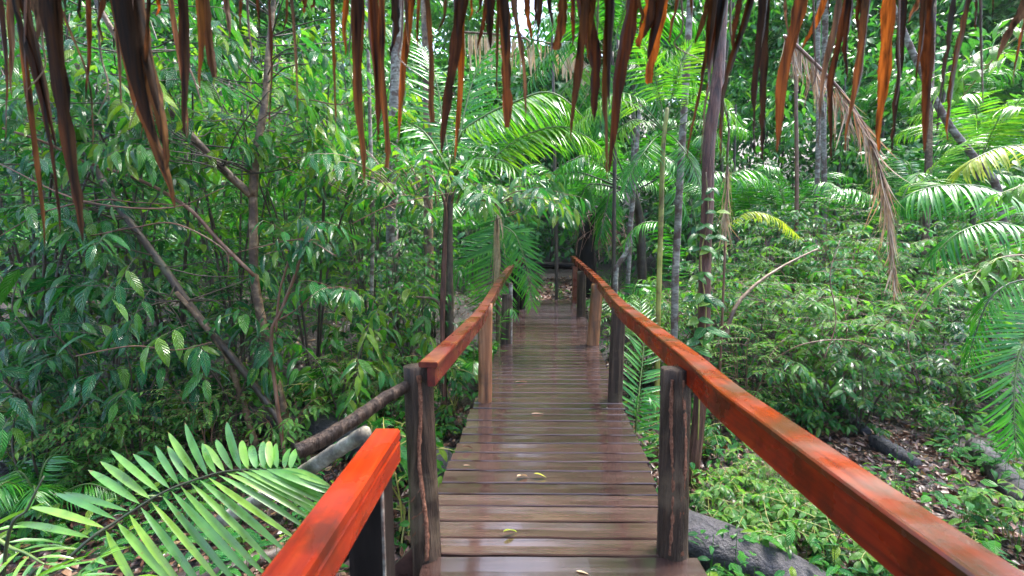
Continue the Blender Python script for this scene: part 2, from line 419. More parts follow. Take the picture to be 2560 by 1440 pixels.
M['rail_red'] = wood_mat('red_rail', [(0.25, (0.0324, 0.0026, 0.0014)), (0.5, (0.0864, 0.0053, 0.0028)), (0.78, (0.1296, 0.0172, 0.0042))], scale=(42, 3, 42), rough=(0.2, 0.45), bump=0.08, blotch=((0.2, 0.07, 0.02), 0.5, 0.7, 0.7), coat=0.2, bscale=6.0, dist=0.004)
M['post'] = wood_mat('post_wood', [(0.3, (0.01, 0.006, 0.004)), (0.5, (0.036, 0.021, 0.014)), (0.72, (0.11, 0.07, 0.046))], scale=(34, 34, 1.8), rough=(0.3, 0.6), bump=1.0, blotch=((0.12, 0.085, 0.055), 0.55, 0.66, 0.6), dist=0.03, spec=0.25)
M['post_warm'] = wood_mat('warm_post_wood', [(0.28, (0.035, 0.012, 0.006)), (0.5, (0.2, 0.075, 0.03)), (0.78, (0.36, 0.19, 0.1))], scale=(26, 26, 1.6), rough=(0.28, 0.6), bump=0.8, blotch=((0.05, 0.025, 0.016), 0.5, 0.64, 0.8), dist=0.015)
M['board_dark'] = wood_mat('dark_board', [(0.3, (0.02, 0.009, 0.007)), (0.5, (0.05, 0.022, 0.017)), (0.78, (0.09, 0.045, 0.035))], scale=(20, 3, 20), rough=(0.25, 0.5), bump=0.15)
M['black_wood'] = wood_mat('black_post_wood', [(0.3, (0.004, 0.003, 0.003)), (0.6, (0.012, 0.009, 0.008)), (0.8, (0.03, 0.02, 0.018))], scale=(20, 20, 3), rough=(0.35, 0.6), bump=0.2, spec=0.12)
M['termite'] = wood_mat('termite_clay', [(0.3, (0.08, 0.03, 0.02)), (0.5, (0.2, 0.085, 0.05)), (0.75, (0.3, 0.15, 0.1))], scale=(70, 70, 70), rough=(0.8, 0.95), bump=1.0, spec=0.2, dist=0.02)
M['mossy'] = wood_mat('mossy_log_bark', [(0.3, (0.04, 0.035, 0.02)), (0.5, (0.18, 0.16, 0.12)), (0.75, (0.42, 0.4, 0.33))], scale=(12, 12, 12), rough=(0.6, 0.9), bump=0.7, blotch=((0.05, 0.04, 0.03), 0.5, 0.58, 0.9), dist=0.02)
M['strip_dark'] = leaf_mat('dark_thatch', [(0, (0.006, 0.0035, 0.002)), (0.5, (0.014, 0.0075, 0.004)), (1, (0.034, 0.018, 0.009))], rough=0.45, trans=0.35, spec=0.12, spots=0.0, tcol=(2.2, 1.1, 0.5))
M['strip_brown'] = leaf_mat('brown_thatch', [(0, (0.0188, 0.0097, 0.0042)), (0.5, (0.0471, 0.0218, 0.0084)), (1, (0.0940, 0.0460, 0.0158))], rough=0.45, trans=0.32, spec=0.12, spots=0.0, tcol=(1.9, 1.0, 0.5))
M['strip_orange'] = leaf_mat('orange_thatch', [(0, (0.0365, 0.0155, 0.0042)), (0.5, (0.0731, 0.0308, 0.0076)), (1, (0.1170, 0.0527, 0.0126))], rough=0.45, trans=0.45, spec=0.12, spots=0.0, tcol=(1.8, 1.0, 0.5))
M['strip_tan'] = leaf_mat('tan_thatch', [(0, (0.0440, 0.0248, 0.0154)), (0.5, (0.0715, 0.0440, 0.0275)), (1, (0.1100, 0.0715, 0.0468))], rough=0.5, trans=0.4, spec=0.12, spots=0.0, tcol=(1.5, 1.0, 0.7))
for k in ('strip_dark', 'strip_brown', 'strip_orange', 'strip_tan'):
    # long streaks, no green midrib
    nt = M[k].node_tree
    for n in nt.nodes:
        if n.type == 'MIX' and abs(n.inputs[7].default_value[1] - 0.2) < 1e-4: n.inputs[7].default_value = (0.03, 0.012, 0.006, 1)
        if n.type == 'TEX_NOISE':
            mp = nt.nodes.new('ShaderNodeMapping'); mp.inputs['Scale'].default_value = (9, 9, 0.5)
            for l in list(n.outputs[0].links):
                if l.to_node.type == 'MAP_RANGE' and abs(l.to_node.inputs[4].default_value - 1.25) < 1e-4:
                    l.to_node.inputs[3].default_value = 0.12; l.to_node.inputs[4].default_value = 2.2
            src = n.inputs['Vector'].links[0].from_socket
            nt.links.new(src, mp.inputs[0]); nt.links.new(mp.outputs[0], n.inputs['Vector'])
for k in ('palm_dead', 'palm_tan'):
    for n in M[k].node_tree.nodes:
        if n.type == 'MIX' and abs(n.inputs[7].default_value[1] - 0.2) < 1e-4: n.inputs[7].default_value = (0.2, 0.11, 0.06, 1)
M['litter'] = leaf_mat('litter_leaf', [(0, (0.02, 0.011, 0.009)), (0.4, (0.06, 0.028, 0.02)), (0.75, (0.12, 0.055, 0.04)), (0.95, (0.2, 0.11, 0.07)), (1, (0.3, 0.2, 0.09))], rough=0.33, trans=0.1, tcol=(1.2, 0.9, 0.6))
for n in M['litter'].node_tree.nodes:
    if n.type == 'MIX' and abs(n.inputs[7].default_value[1] - 0.2) < 1e-4: n.inputs[7].default_value = (0.09, 0.05, 0.03, 1)


def soil_mat():
    m, nt, p, out = new_mat('forest_soil'); lk = nt.links.new
    tc = N_(nt, 'ShaderNodeTexCoord')
    n1 = N_(nt, 'ShaderNodeTexNoise', i_Scale=2.0, i_Detail=8.0, i_Roughness=0.7); lk(tc.outputs['Object'], n1.inputs['Vector'])
    v = N_(nt, 'ShaderNodeTexVoronoi', i_Scale=26.0); lk(tc.outputs['Object'], v.inputs['Vector'])
    c1 = ramp(nt, n1.outputs[0], [(0.3, (0.008, 0.005, 0.004)), (0.55, (0.024, 0.014, 0.011)), (0.8, (0.05, 0.03, 0.023))])
    c2 = N_(nt, 'ShaderNodeMix', data_type='RGBA', blend_type='MULTIPLY'); c2.inputs[0].default_value = 0.6
    lk(c1, c2.inputs[6]); lk(v.outputs['Color'], c2.inputs[7]); lk(c2.outputs[2], p.inputs['Base Color'])
    p.inputs['Roughness'].default_value = 0.6
    bp = N_(nt, 'ShaderNodeBump', i_Strength=0.8, i_Distance=0.03); lk(v.outputs['Distance'], bp.inputs['Height']); lk(bp.outputs[0], p.inputs['Normal'])
    return m


M['soil'] = soil_mat()

# ------------------------------------------------------------------ ground
def build_ground():
    a = np.concatenate([np.linspace(-56, -14, 30)[:-1], np.linspace(-14, 14, 141), np.linspace(14, 56, 30)[1:]])
    b = np.concatenate([np.linspace(-12, -1, 8)[:-1], np.linspace(-1, 24, 126), np.linspace(24, 56, 30)[1:]])
    X, Y = np.meshgrid(a, b, indexing='ij')
    rng = np.random.default_rng(5)
    Z = ground(X, Y) + rng.normal(size=X.shape) * 0.012
    n, k = X.shape
    i, j = np.meshgrid(np.arange(n - 1), np.arange(k - 1), indexing='ij')
    q = np.stack([i * k + j, (i + 1) * k + j, (i + 1) * k + j + 1, i * k + j + 1], -1)
    mb = MB(); mb.add(np.stack([X, Y, Z], -1), q.ravel(), np.full((n - 1) * (k - 1), 4))
    tag(mb.build('ground', M['soil']), 'dark wet forest floor under the leaf litter', kind='structure')


build_ground()

# ------------------------------------------------------------------ footbridge
EL = [PZ(1095, 1220, 0), PZ(1247, 863, 0)]
ER = [PZ(1645, 1220, 0), PZ(1496, 867, 0)]


def edge(E, d):
    t = (d - E[0][1]) / (E[1][1] - E[0][1])
    return E[0][0] + t * (E[1][0] - E[0][0])


def box8(mb, c8):
    mb.add(c8, [0, 3, 2, 1, 4, 5, 6, 7, 0, 1, 5, 4, 1, 2, 6, 5, 2, 3, 7, 6, 3, 0, 4, 7], [4] * 6)


def plank(name, x0, x1, yl0, yl1, yr0, yr1, ztop, th, mat, parent, rng):
    """a board with slightly uneven long edges and rounded-off arrises"""
    k = 11
    xs = np.linspace(x0, x1, k); t = np.linspace(0, 1, k)
    ya = yl0 + (yr0 - yl0) * t + rng.normal(size=k) * 0.0016
    yb = yl1 + (yr1 - yl1) * t + rng.normal(size=k) * 0.0016
    zt = ztop + rng.normal(size=k) * 0.0008
    c = 0.005
    rows = [(ya, zt - th), (ya, zt - c), (ya + c, zt), ((ya + yb) / 2, zt - 0.0015), (yb - c, zt), (yb, zt - c), (yb, zt - th)]
    v = np.stack([np.stack([xs, y, z], -1) for y, z in rows], 1)
    m = len(rows)
    i, j = np.meshgrid(np.arange(k - 1), np.arange(m), indexing='ij'); j2 = (j + 1) % m
    q = np.stack([i * m + j, i * m + j2, (i + 1) * m + j2, (i + 1) * m + j], -1).reshape(-1, 4)[:, ::-1]
    mb = MB(); mb.add(v.reshape(-1, 3), np.concatenate([q.ravel(), np.arange(m), ((k - 1) * m + np.arange(m))[::-1]]), np.concatenate([np.full(len(q), 4), [m, m]]))
    return mb.build(name, mat, parent, smooth=False)


def post(name, base, top, r, mat, parent, rng, ns=18, z0=None, lean_mid=(0, 0)):
    p = spline([base, (np.asarray(base) + top) / 2 + np.array([*lean_mid, 0]), top], 14)
    if z0 is not None:
        p = np.vstack([[p[0][0], p[0][1], z0], p])
    mb = MB()
    rr = np.interp(np.linspace(0, 1, len(p)), [0, 0.15, 1], [r * 1.03, r, r * 0.97])
    tube(mb, p, rr, ns, rng, 0.022)
    # chamfered worn top
    return mb.build(name, mat, parent)


def rail(name, path, side_sign, cap_w, cap_t, beam_h, beam_w, mat_top, mat_side, parent, n=60, inset=0.012):
    p = spline(path, n)
    T = nrm(np.gradient(p, axis=0)); S = nrm(np.cross(T, UP)) * side_sign
    mb = MB(); section_sweep(mb, p, S, chamfer_rect(0, cap_w, -cap_t, 0, 0.005)[:: (1 if side_sign > 0 else -1)])
    o = mb.build(name, mat_top, parent, smooth=False)
    mb2 = MB(); section_sweep(mb2, p, S, chamfer_rect(inset, inset + beam_w, -cap_t - beam_h, -cap_t - 0.001, 0.004)[:: (1 if side_sign > 0 else -1)])
    mb2.build('side_board', mat_side, o, smooth=False)
    return o


def build_bridge():
    rng = np.random.default_rng(11)
    t = thing('footbridge', 'wet brown plank footbridge with log posts and red handrails leading into the forest', 'footbridge', (0, 0, 0))
    rows = [2.126, 2.27, 2.416, 2.56, 2.70, 2.835, 2.975, 3.113, 3.25, 3.41, 3.546]
    first = PZ(1370, 1388, 0)[1]
    y = first; ys = [y]
    while y < 10.85:
        y += 0.135 + rng.uniform(-0.018, 0.018) if y < 5.4 else 0.128 + rng.uniform(-0.03, 0.03)
        ys.append(y)
    gap = 0.011
    for a, b in zip(ys[:-1], ys[1:]):
        d = (a + b) / 2
        sk = -0.018 + rng.normal() * 0.004       # boards lie a touch askew
        x0, x1 = edge(EL, d) + rng.normal() * 0.008, edge(ER, d) + rng.normal() * 0.008
        g = gap * rng.uniform(0.5, 1.6)
        plank('plank', x0, x1, a + g / 2 - sk / 2, b - g / 2 - sk / 2, a + g / 2 + sk / 2, b - g / 2 + sk / 2, rng.normal() * 0.0015, 0.035, M['deck'], t, rng)
    # landing boards nearest the camera, wider
    yy = first - 0.012
    for k in range(6):
        y1 = yy; y0 = yy - 0.2
        plank('plank', PZ(1072, 1392, 0)[0] - 0.02 - 0.02 * k, PZ(1738, 1388, 0)[0] + 0.05 * (k > 0), y0 + 0.008, y1, y0 + 0.008 - 0.004, y1 - 0.006, 0.004, 0.035, M['deck'], t, rng)
        yy = y0
    # bearers under the deck
    for f in (0.16, 0.84):
        mb = MB()
        pts = []
        for d in np.linspace(1.2, 10.8, 12):
            x = edge(EL, d) * (1 - f) + edge(ER, d) * f
            pts.append((x, d, -0.036 - 0.075))
        tube(mb, pts, 0.075, 10, rng, 0.03)
        mb.build('bearer', M['post'], t)
    # posts: base pixel, depth taken from the deck, top height, radius
    zg = lambda p: float(ground(p[0], p[1])) - 0.2
    def pst(px, py, top_px, ztop, r, mat, label=None, dd=None, back=0):
        b = PZ(px, py, 0)
        if dd: b[1] = dd; b[0] = P(px, py, dd)[0]
        tp = np.array([b[0] + (top_px - px) / FPX * b[1], b[1] + back, ztop])
        o = post('post', b, tp, r, mat, t, rng, z0=zg(b))
        if label: o['label'] = label
        return o, b, tp
    o, b, tp = pst(1066, 1385, 1045, 0.89, 0.068, M['post'], 'thick brown post with a clay termite trail', back=.075)
    for dx in (0.012,):
        mb = MB(); s = np.linspace(0.02, 0.97, 46)[:, None]
        path = b * (1 - s) + tp * s
        path = path + np.array([0.0, -0.066, 0]) + np.stack([dx + 0.009 * np.sin(s[:, 0] * 9), 0 * s[:, 0], 0 * s[:, 0]], -1)
        tube(mb, path, 0.009 + 0.004 * rng.random(46), 7, rng, 0.25)
        for z0, z1 in ((0.12, 0.19), (0.2, 0.25), (0.28, 0.36)):
            q = [b * (1 - z1 / 0.9) + tp * z1 / 0.9 + (dx, -0.067, 0), b * (1 - z0 / .9) + tp * z0 / .9 + (-0.048, -0.05, 0)]
            tube(mb, spline(q, 6), 0.004, 5, rng, 0.2)
        mb.build('termite_trail', M['termite'], o)
    o, b, tp = pst(1680, 1380, 1686, 0.872, 0.070, M['post'], 'thick dark post with two clay termite trails', back=.075)
    for dx, k in ((0.02, 9), (-0.03, 6)):
        mb = MB(); s = np.linspace(0.03, 0.96, 46)[:, None]
        path = b * (1 - s) + tp * s
        path = path + np.array([0.0, -0.066, 0]) + np.stack([dx + 0.008 * np.sin(s[:, 0] * k + k), abs(dx) * 0.3 + 0 * s[:, 0], 0 * s[:, 0]], -1)
        tube(mb, path, 0.006 + 0.005 * rng.random(46), 7, rng, 0.25)
        mb.build('termite_trail', M['termite'], o)
    pst(1213, 1003, 1216, 0.90, 0.062, M['post_warm'])
    pst(1265, 858, 1268, 0.70, 0.075, M['post'], 'cut log post lower than the handrail')
    o, b, tp = pst(1276, 858, 1277, 0.86, 0.028, M['bark_pale'])
    pst(1288, 786, 1288, 0.92, 0.085, M['black_wood'])
    pst(1304, 772, 1304, 0.9, 0.075, M['black_wood'])
    pst(1537, 1000, 1541, 0.86, 0.066, M['post'])
    pst(1482, 861, 1491, 0.85, 0.083, M['post_warm'], 'orange brown tapering post')
    pst(1453, 790, 1453, 0.86, 0.085, M['post'])
    # squared red end post
    b = PZ(1436, 757, 0)
    mb = MB(); c = 0.055
    section = [(b[0] + x, b[1] + y, z) for z in (zg(b), 0.84) for x, y in ((-c, -c), (c, -c), (c, c), (-c, c))]
    box8(mb, np.array(section)); o = mb.build('post', M['rail_red'], t, smooth=False); o['label'] = 'square post painted red'
    # rails
    R = [P(1428, 640, 10.8), P(1455, 664, 8.7), P(1490, 698, 6.2), P(1531, 748, 4.05), PZ(1589, 796, 0.935), PZ(1634, 833, 0.935), PZ(1700, 886, 0.935), PZ(1780, 960, 0.94), PZ(1900, 1050, 0.94), PZ(2047, 1159, 0.94), PZ(2230, 1293, 0.94), PZ(2433, 1440, 0.94)]
    R.append(R[-1] * 2 - R[-2]); R.append(R[-1] * 1 + (R[-1] - R[-2]) * 1.0)
    o = rail('handrail', R, -1, 0.095, 0.024, 0.1, 0.045, M['rail_top'], M['rail'], t, 90)
    o['label'] = 'long bright orange handrail with a weathered top'
    Lr = [P(1314, 644, 10.8), P(1288, 660, 8.7), P(1265, 687, 6.3), P(1226, 758, 4.0), PZ(1189, 806, 0.915), PZ(1094, 906, 0.945)]
    o = rail('handrail', Lr, 1, 0.085, 0.024, 0.085, 0.035, M['rail_red'], M['rail_red'], t, 60)
    o['label'] = 'dark red curved handrail with an open end'


build_bridge()


def build_landing_rail():
    rng = np.random.default_rng(3)
    t = thing('landing_handrail', 'short bright red handrail on a black post beside the bridge entrance', 'handrail')
    a, b = PZ(1000, 1072, 0.94), PZ(757, 1440, 0.94)
    d = b - a
    path = np.linspace(a, a + d * 1.6, 30)
    T = nrm(d); S = np.tile(nrm(np.cross(T, UP)), (30, 1))
    mb = MB(); section_sweep(mb, path, S, chamfer_rect(0, 0.074, -0.034, 0, 0.006))
    o = mb.build('top_rail', M['rail'], t, smooth=False)
    mb = MB(); section_sweep(mb, path, S, chamfer_rect(0.001, 0.06, -0.10, -0.0345, 0.005))
    mb.build('side_board', M['rail'], o, smooth=False)
    # black squared post with a pale split edge
    x0 = P(893, 1300, 1.2)[0]; x1 = P(974, 1300, 1.2)[0]
    mb = MB()
    box8(mb, np.array([(x, y, z) for z in (-0.3, 0.845) for x, y in ((x0, 1.13), (x1, 1.13), (x1, 1.24), (x0, 1.24))]))
    o = mb.build('post', M['black_wood'], t, smooth=False)
    mb = MB(); tube(mb, spline([(x1 + 0.003, 1.128, -0.3), (x1 + 0.002, 1.13, 0.3), (x1 + 0.003, 1.128, 0.84)], 8), 0.0045, 6, rng, 0.1)
    mb.build('pale_splinter', M['bark_pale'], o)


build_landing_rail()


def build_side_board():
    # short dark pointed board standing by the first post
    p = [PZ(985, 1412, 0.02), PZ(1050, 1385, 0.02), PZ(1060, 1440, -0.02), PZ(1040, 1500, -0.1), PZ(985, 1500, -0.1)]
    p = [P(984, 1415, 1.93), P(1040, 1360, 1.98), P(1061, 1386, 2.0), P(1062, 1475, 2.0), P(982, 1500, 1.93)]
    mb = MB(); k = 5; off = np.array([0.01, 0.035, 0])
    v = np.array(p + [q + off for q in p])
    loops = list(range(k))[::-1] + list(range(k, 2 * k)); tot = [k, k]
    for i in range(k):
        j = (i + 1) % k; loops += [i, j, j + k, i + k]; tot.append(4)
    mb.add(v, loops, tot)
    tag(mb.build('dark_board', M['board_dark'], smooth=False), 'short dark red board with a pointed top at the foot of the termite streaked post', 'board')


build_side_board()

# loose poles and logs
def log(name, pts, rad, mat, label, cat='log', seed=1, ns=14, rough=0.04, group=None):
    rng = np.random.default_rng(seed)
    mb = MB(); p = spline(pts, 26)
    p = p + rng.normal(size=p.shape) * np.mean(rad) * 0.05
    tube(mb, p, rad, ns, rng, rough)
    return tag(mb.build(name, mat), label, cat, group)


log('wooden_pole', [P(1078, 932, 2.12), P(960, 998, 1.95), P(860, 1068, 1.82), P(745, 1130, 1.72)], [0.026, 0.03, 0.032], M['post'], 'round dark wet pole sloping down from the open end of the red handrail', 'pole', 2)
log('fallen_log', [P(912, 1082, 1.95), P(830, 1135, 2.05), P(740, 1195, 2.15), P(560, 1300, 2.4)], [0.034, 0.036, 0.04, 0.045], M['mossy'], 'pale lichen spotted log lying under the wet pole behind the red handrail end', 'log', 3)
GZ = lambda px, py: PZ(px, py, -1.0)
log('fallen_tree_trunk', [gz(560, 6.3) + (0, 0, .1), gz(760, 5.6) + (0, 0, .12), gz(980, 5.0) + (0, 0, .14), gz(1250, 4.2) + (0, 0, .16), gz(1720, 3.5) + (0, 0, .17), gz(2060, 3.05) + (0, 0, .1), gz(2350, 2.7) + (0, 0, -.05)], [0.2, 0.22, 0.22, 0.2, 0.19, 0.15], M['log_dark'], 'large dark cracked fallen trunk passing under the footbridge', 'log', 4, 22, 0.03)
log('fallen_log', [GZ(2085, 1015), GZ(2125, 1045), GZ(2165, 1080)], [0.07, 0.08, 0.06], M['log_dark'], 'short dark log lying in the litter beneath the thicket', 'log', 5)
log('broken_log', [GZ(2190, 1105), GZ(2235, 1135), GZ(2290, 1165)], [0.09, 0.11, 0.09], M['log_dark'], 'split charcoal grey log end lying in red brown leaf litter', 'log', 6, 9, 0.12)
log('fallen_log', [GZ(2440, 1115), GZ(2500, 1180), GZ(2580, 1270)], [0.1, 0.115, 0.12], M['log_dark'], 'grey bark log under the drooping dark palm frond', 'log', 7)
log('fallen_log', [P(1310, 664, 15.0), P(1385, 663, 15), P(1470, 668, 15.3)], [0.1, 0.12, 0.1], M['black_wood'], 'dark log lying across the path beyond the bridge end', 'log', 8)
log('fallen_branch', [P(1812, 850, 5.6), P(1838, 770, 5.7), P(1889, 712, 5.8), P(1960, 664, 6.0), P(2045, 622, 6.1)], [0.03, 0.02, 0.012], M['bark_tan'], 'bare tan branch arching over the small leaved thicket', 'branch', 9, 8)
log('fallen_log', [gz(300, 3.0) + (0, 0, .05), gz(520, 3.2) + (0, 0, .06), gz(760, 3.6) + (0, 0, .05)], [0.06, 0.07, 0.05], M['bark_dark'], 'slim dark log on the ground under the bright palm frond', 'log', 10)

# ------------------------------------------------------------------ thatch over the camera
STRIPS = [  # x at top edge, x at tip, y at tip, width (photo pixels), material, square end
    (-5, 14, 350, 22, 'd', 0), (20, 30, 240, 18, 't', 0), (28, 150, 590, 30, 'd', 0), (40, 112, 620, 20, 'b', 0), (60, 141, 370, 28, 'd', 0), (82, 95, 100, 26, 't', 0), (125, 207, 605, 46, 'd', 0),
    (142, 232, 365, 12, 't', 0), (160, 160, 64, 14, 'd', 0), (218, 214, 248, 16, 'd', 0), (300, 437, 520, 60, 'B', 0), (345, 418, 425, 46, 'b', 0), (283, 303, 265, 16, 't', 0), (425, 468, 350, 18, 't', 0),
    (455, 466, 345, 33, 'd', 0), (372, 352, 345, 10, 'b', 0), (498, 500, 224, 24, 'o', 0), (514, 537, 192, 26, 'b', 1), (670, 672, 332, 22, 'd', 0), (715, 708, 82, 12, 'b', 0), (730, 742, 312, 12, 't', 0),
    (826, 838, 332, 30, 'o', 0), (785, 785, 30, 8, 'd', 0), (893, 911, 452, 36, 'b', 0), (925, 944, 355, 46, 'd', 0), (952, 968, 420, 22, 'b', 1), (985, 975, 142, 34, 'd', 0), (1025, 995, 356, 28, 'o', 0),
    (1046, 1045, 122, 14, 'o', 0), (1064, 1080, 306, 24, 'b', 1), (1116, 1098, 90, 14, 'b', 0), (1152, 1105, 388, 48, 'd', 0), (1154, 1137, 399, 24, 'o', 0), (1178, 1173, 55, 8, 'b', 0), (1215, 1194, 126, 18, 'd', 0),
    (1230, 1226, 122, 34, 'd', 0), (1258, 1265, 319, 34, 'B', 1), (1250, 1247, 246, 20, 'b', 0), (1280, 1312, 306, 24, 't', 0), (1318, 1328, 102, 18, 'b', 0), (1340, 1336, 70, 14, 'd', 0), (1374, 1381, 76, 18, 'd', 0),
    (1410, 1393, 124, 32, 'B', 1), (1434, 1430, 116, 18, 'd', 0), (1455, 1486, 304, 56, 'd', 0), (1462, 1427, 353, 28, 'b', 0), (1490, 1470, 148, 30, 'o', 0), (1530, 1518, 448, 46, 'b', 0), (1580, 1523, 432, 52, 'd', 0),
    (1630, 1602, 120, 36, 'o', 1), (1655, 1620, 208, 38, 'o', 1), (1695, 1672, 107, 15, 'b', 0), (1775, 1737, 112, 26, 'b', 0), (1808, 1752, 409, 56, 'b', 0), (1790, 1717, 396, 34, 'b', 0), (1850, 1835, 152, 18, 'd', 0),
    (1884, 1803, 406, 40, 'B', 0), (1925, 1907, 401, 64, 'd', 0), (1915, 1893, 406, 36, 'd', 0), (2006, 1942, 384, 42, 'b', 0), (2062, 2005, 124, 20, 'o', 0), (2075, 2075, 40, 8, 'd', 0), (2126, 2078, 401, 36, 'd', 0),
    (2128, 2120, 196, 26, 'd', 0), (2172, 2113, 383, 36, 'B', 0), (2104, 2045, 371, 28, 't', 0), (2226, 2198, 381, 40, 'o', 0), (2268, 2230, 381, 44, 'd', 0), (2300, 2270, 60, 20, 't', 0), (2328, 2310, 381, 38, 'd', 0),
    (2312, 2293, 226, 20, 'b', 0), (2392, 2343, 328, 42, 'd', 0), (2428, 2369, 352, 38, 'b', 0), (2485, 2484, 47, 8, 'd', 0), (2568, 2490, 157, 26, 't', 0), (2572, 2535, 209, 16, 'b', 0)]


def build_thatch():
    rng = np.random.default_rng(21)
    t = thing('thatched_roof', 'ragged palm thatch eave with dry brown leaf strips hanging down', 'thatched roof')
    DT = 1.02
    ez = P(1280, -130, DT)[2]
    mb = MB()           # roof thatch above, a layered slope going up behind the camera
    xs = np.linspace(-3.2, 3.2, 46)
    for k in range(9):
        y0 = DT + 0.06 - k * 0.38; z0 = ez + 0.0 + k * 0.2
        n = 150
        px = rng.uniform(-3.2, 3.2, n)
        pos = np.stack([px, np.full(n, y0 - 0.55) + rng.normal(size=n) * .04, np.full(n, z0 + 0.36) + rng.normal(size=n) * .02], -1)
        dv = np.stack([rng.normal(size=n) * .08, np.full(n, .55), np.full(n, -.30)], -1)
        leaves(mb, pos, dv, UP, 0.62, 0.035, 0.15, 0.2, 3, 'strap')
    mb.build('thatch_layer', M['strip_dark'], t)
    mb = MB()
    v = np.array([(-3.3, DT + .0, ez + .05), (3.3, DT + .0, ez + .05), (3.3, -3.0, ez + 2.2), (-3.3, -3.0, ez + 2.2)])
    box8(mb, np.vstack([v, v + (0, 0, .09)]))
    mb.build('thatch_core', M['strip_dark'], t, smooth=False)
    mb = MB(); tube(mb, [(-3.3, DT + .03, ez + .0), (0, DT + .03, ez + 0.01), (3.3, DT + .03, ez)], 0.03, 10, rng, .02)
    mb.build('eave_pole', M['bark_dark'], t)
    mats = {'d': 'strip_dark', 'b': 'strip_brown', 'B': 'strip_brown', 'o': 'strip_orange', 't': 'strip_tan'}
    n_over = 0
    short = [(float(x), x + rng.normal() * 8, rng.uniform(28, 150), rng.uniform(12, 22), 'dbotb'[q % 5], 0) for q, x in enumerate((195, 255, 395, 560, 600, 640, 760, 865, 1015, 1200, 1355, 1600, 1730, 1965, 2150, 2445))]
    for i, (xt, xb, yb, wd, mk, sq) in enumerate(STRIPS + short):
        d0 = DT + rng.uniform(-0.05, 0.05)
        sl = rng.uniform(-0.03, 0.05)
        L = yb + 130.0
        bow = rng.normal() * 5 + (xb - xt) * rng.uniform(-.1, .25)
        pts = [P(xt - (xb - xt) * 130 / max(yb, 60) * 0.4, -130, d0), P(xt, 0, d0 + sl * .4), P(xt + (xb - xt) * .45 + bow, yb * .5, d0 + sl * .8), P(xt + (xb - xt) * .86 + bow * .3 + rng.normal() * 2, yb * .85, d0 + sl), P(xb, yb, d0 + sl)]
        k = 22
        p = spline(pts, k)
        s = np.linspace(0, 1, k)
        vis = np.clip((s * L - 130) / max(yb, 1), 0, 1)
        W = wd / FPX * d0 * 0.42
        if sq: wprof = np.interp(s, [0, .5, .97, 1], [1, 1, .75, .62])
        else: wprof = np.interp(s, [0, .3, .5, .7, .85, .95, 1], [1.0, 1.0, .82, .5, .28, .17, .02])
        wprof = wprof * (1 + 0.12 * rng.normal(size=k))
        T = nrm(np.gradient(p, axis=0))
        ph = rng.uniform(-.6, .6) + np.cumsum(rng.normal(size=k)) * .09
        if mk in 't' or (not sq and wd < 30): ph = ph + s ** 2 * rng.uniform(-1.4, 1.4)
        S0 = nrm(np.cross(T, [0, 1., 0])); F0 = np.cross(S0, T)
        S = S0 * np.cos(ph)[:, None] + F0 * np.sin(ph)[:, None]; F = np.cross(S, T)
        fold = rng.uniform(.25, .8)
        mbs = MB()
        cols = np.array([-1, -.5, 0, .5, 1])
        V = p[:, None, :] + S[:, None, :] * (cols[None, :, None] * (W * wprof)[:, None, None] * math.cos(fold)) + F[:, None, :] * ((np.abs(cols)[None, :, None] * (W * wprof)[:, None, None]) * math.sin(fold))
        V = V + F[:, None, :] * (rng.normal(size=(k, 5, 1)) * W * .05)
        a, b = np.meshgrid(np.arange(k - 1), np.arange(4), indexing='ij')
        q = np.stack([a * 5 + b, a * 5 + b + 1, (a + 1) * 5 + b + 1, (a + 1) * 5 + b], -1)
        uv = np.stack([np.stack([b / 4, s[a]], -1), np.stack([(b + 1) / 4, s[a]], -1), np.stack([(b + 1) / 4, s[a + 1]], -1), np.stack([b / 4, s[a + 1]], -1)], -2).reshape(-1, 2)
        mbs.add(V.reshape(-1, 3), q.ravel(), np.full((k - 1) * 4, 4), uv)
        mbs.build('leaf_strip', M[mats[mk]], t)
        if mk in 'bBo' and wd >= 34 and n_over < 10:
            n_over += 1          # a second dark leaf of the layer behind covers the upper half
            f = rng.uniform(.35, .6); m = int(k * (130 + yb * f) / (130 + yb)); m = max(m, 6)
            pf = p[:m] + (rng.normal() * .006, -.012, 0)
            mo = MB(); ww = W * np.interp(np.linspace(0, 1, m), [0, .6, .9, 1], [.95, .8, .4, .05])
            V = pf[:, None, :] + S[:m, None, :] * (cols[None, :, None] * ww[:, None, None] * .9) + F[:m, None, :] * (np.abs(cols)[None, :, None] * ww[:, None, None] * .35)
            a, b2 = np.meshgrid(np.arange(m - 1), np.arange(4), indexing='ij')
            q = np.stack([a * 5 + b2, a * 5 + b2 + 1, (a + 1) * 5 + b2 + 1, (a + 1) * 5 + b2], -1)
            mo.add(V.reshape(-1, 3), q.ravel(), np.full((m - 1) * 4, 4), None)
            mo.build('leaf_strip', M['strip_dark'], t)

    for x in (66, 105, 245, 330, 480, 610, 880, 1010, 1130, 1300, 1500, 1690, 1830, 2030, 2250, 2450):   # thin frayed strands
        L = rng.uniform(120, 330); d0 = DT + rng.uniform(-.04, .04)
        q = spline([P(x, -120, d0), P(x + rng.normal() * 8, L * .4, d0), P(x + rng.normal() * 16, L * .75, d0), P(x + rng.normal() * 30, L, d0)], 20)
        m = MB(); tube(m, q, np.linspace(.0028, .0008, 20), 5, rng, .1, caps=False); m.build('frayed_strand', M['bark_tan' if x % 2 else 'stem_red'], t)


build_thatch()
# ------------------------------------------------------------------ plant builders
def perp(d):
    d = nrm(d); s = np.cross(d, UP)
    if np.linalg.norm(s) < 1e-3: s = np.array([1., 0, 0])
    return nrm(s)


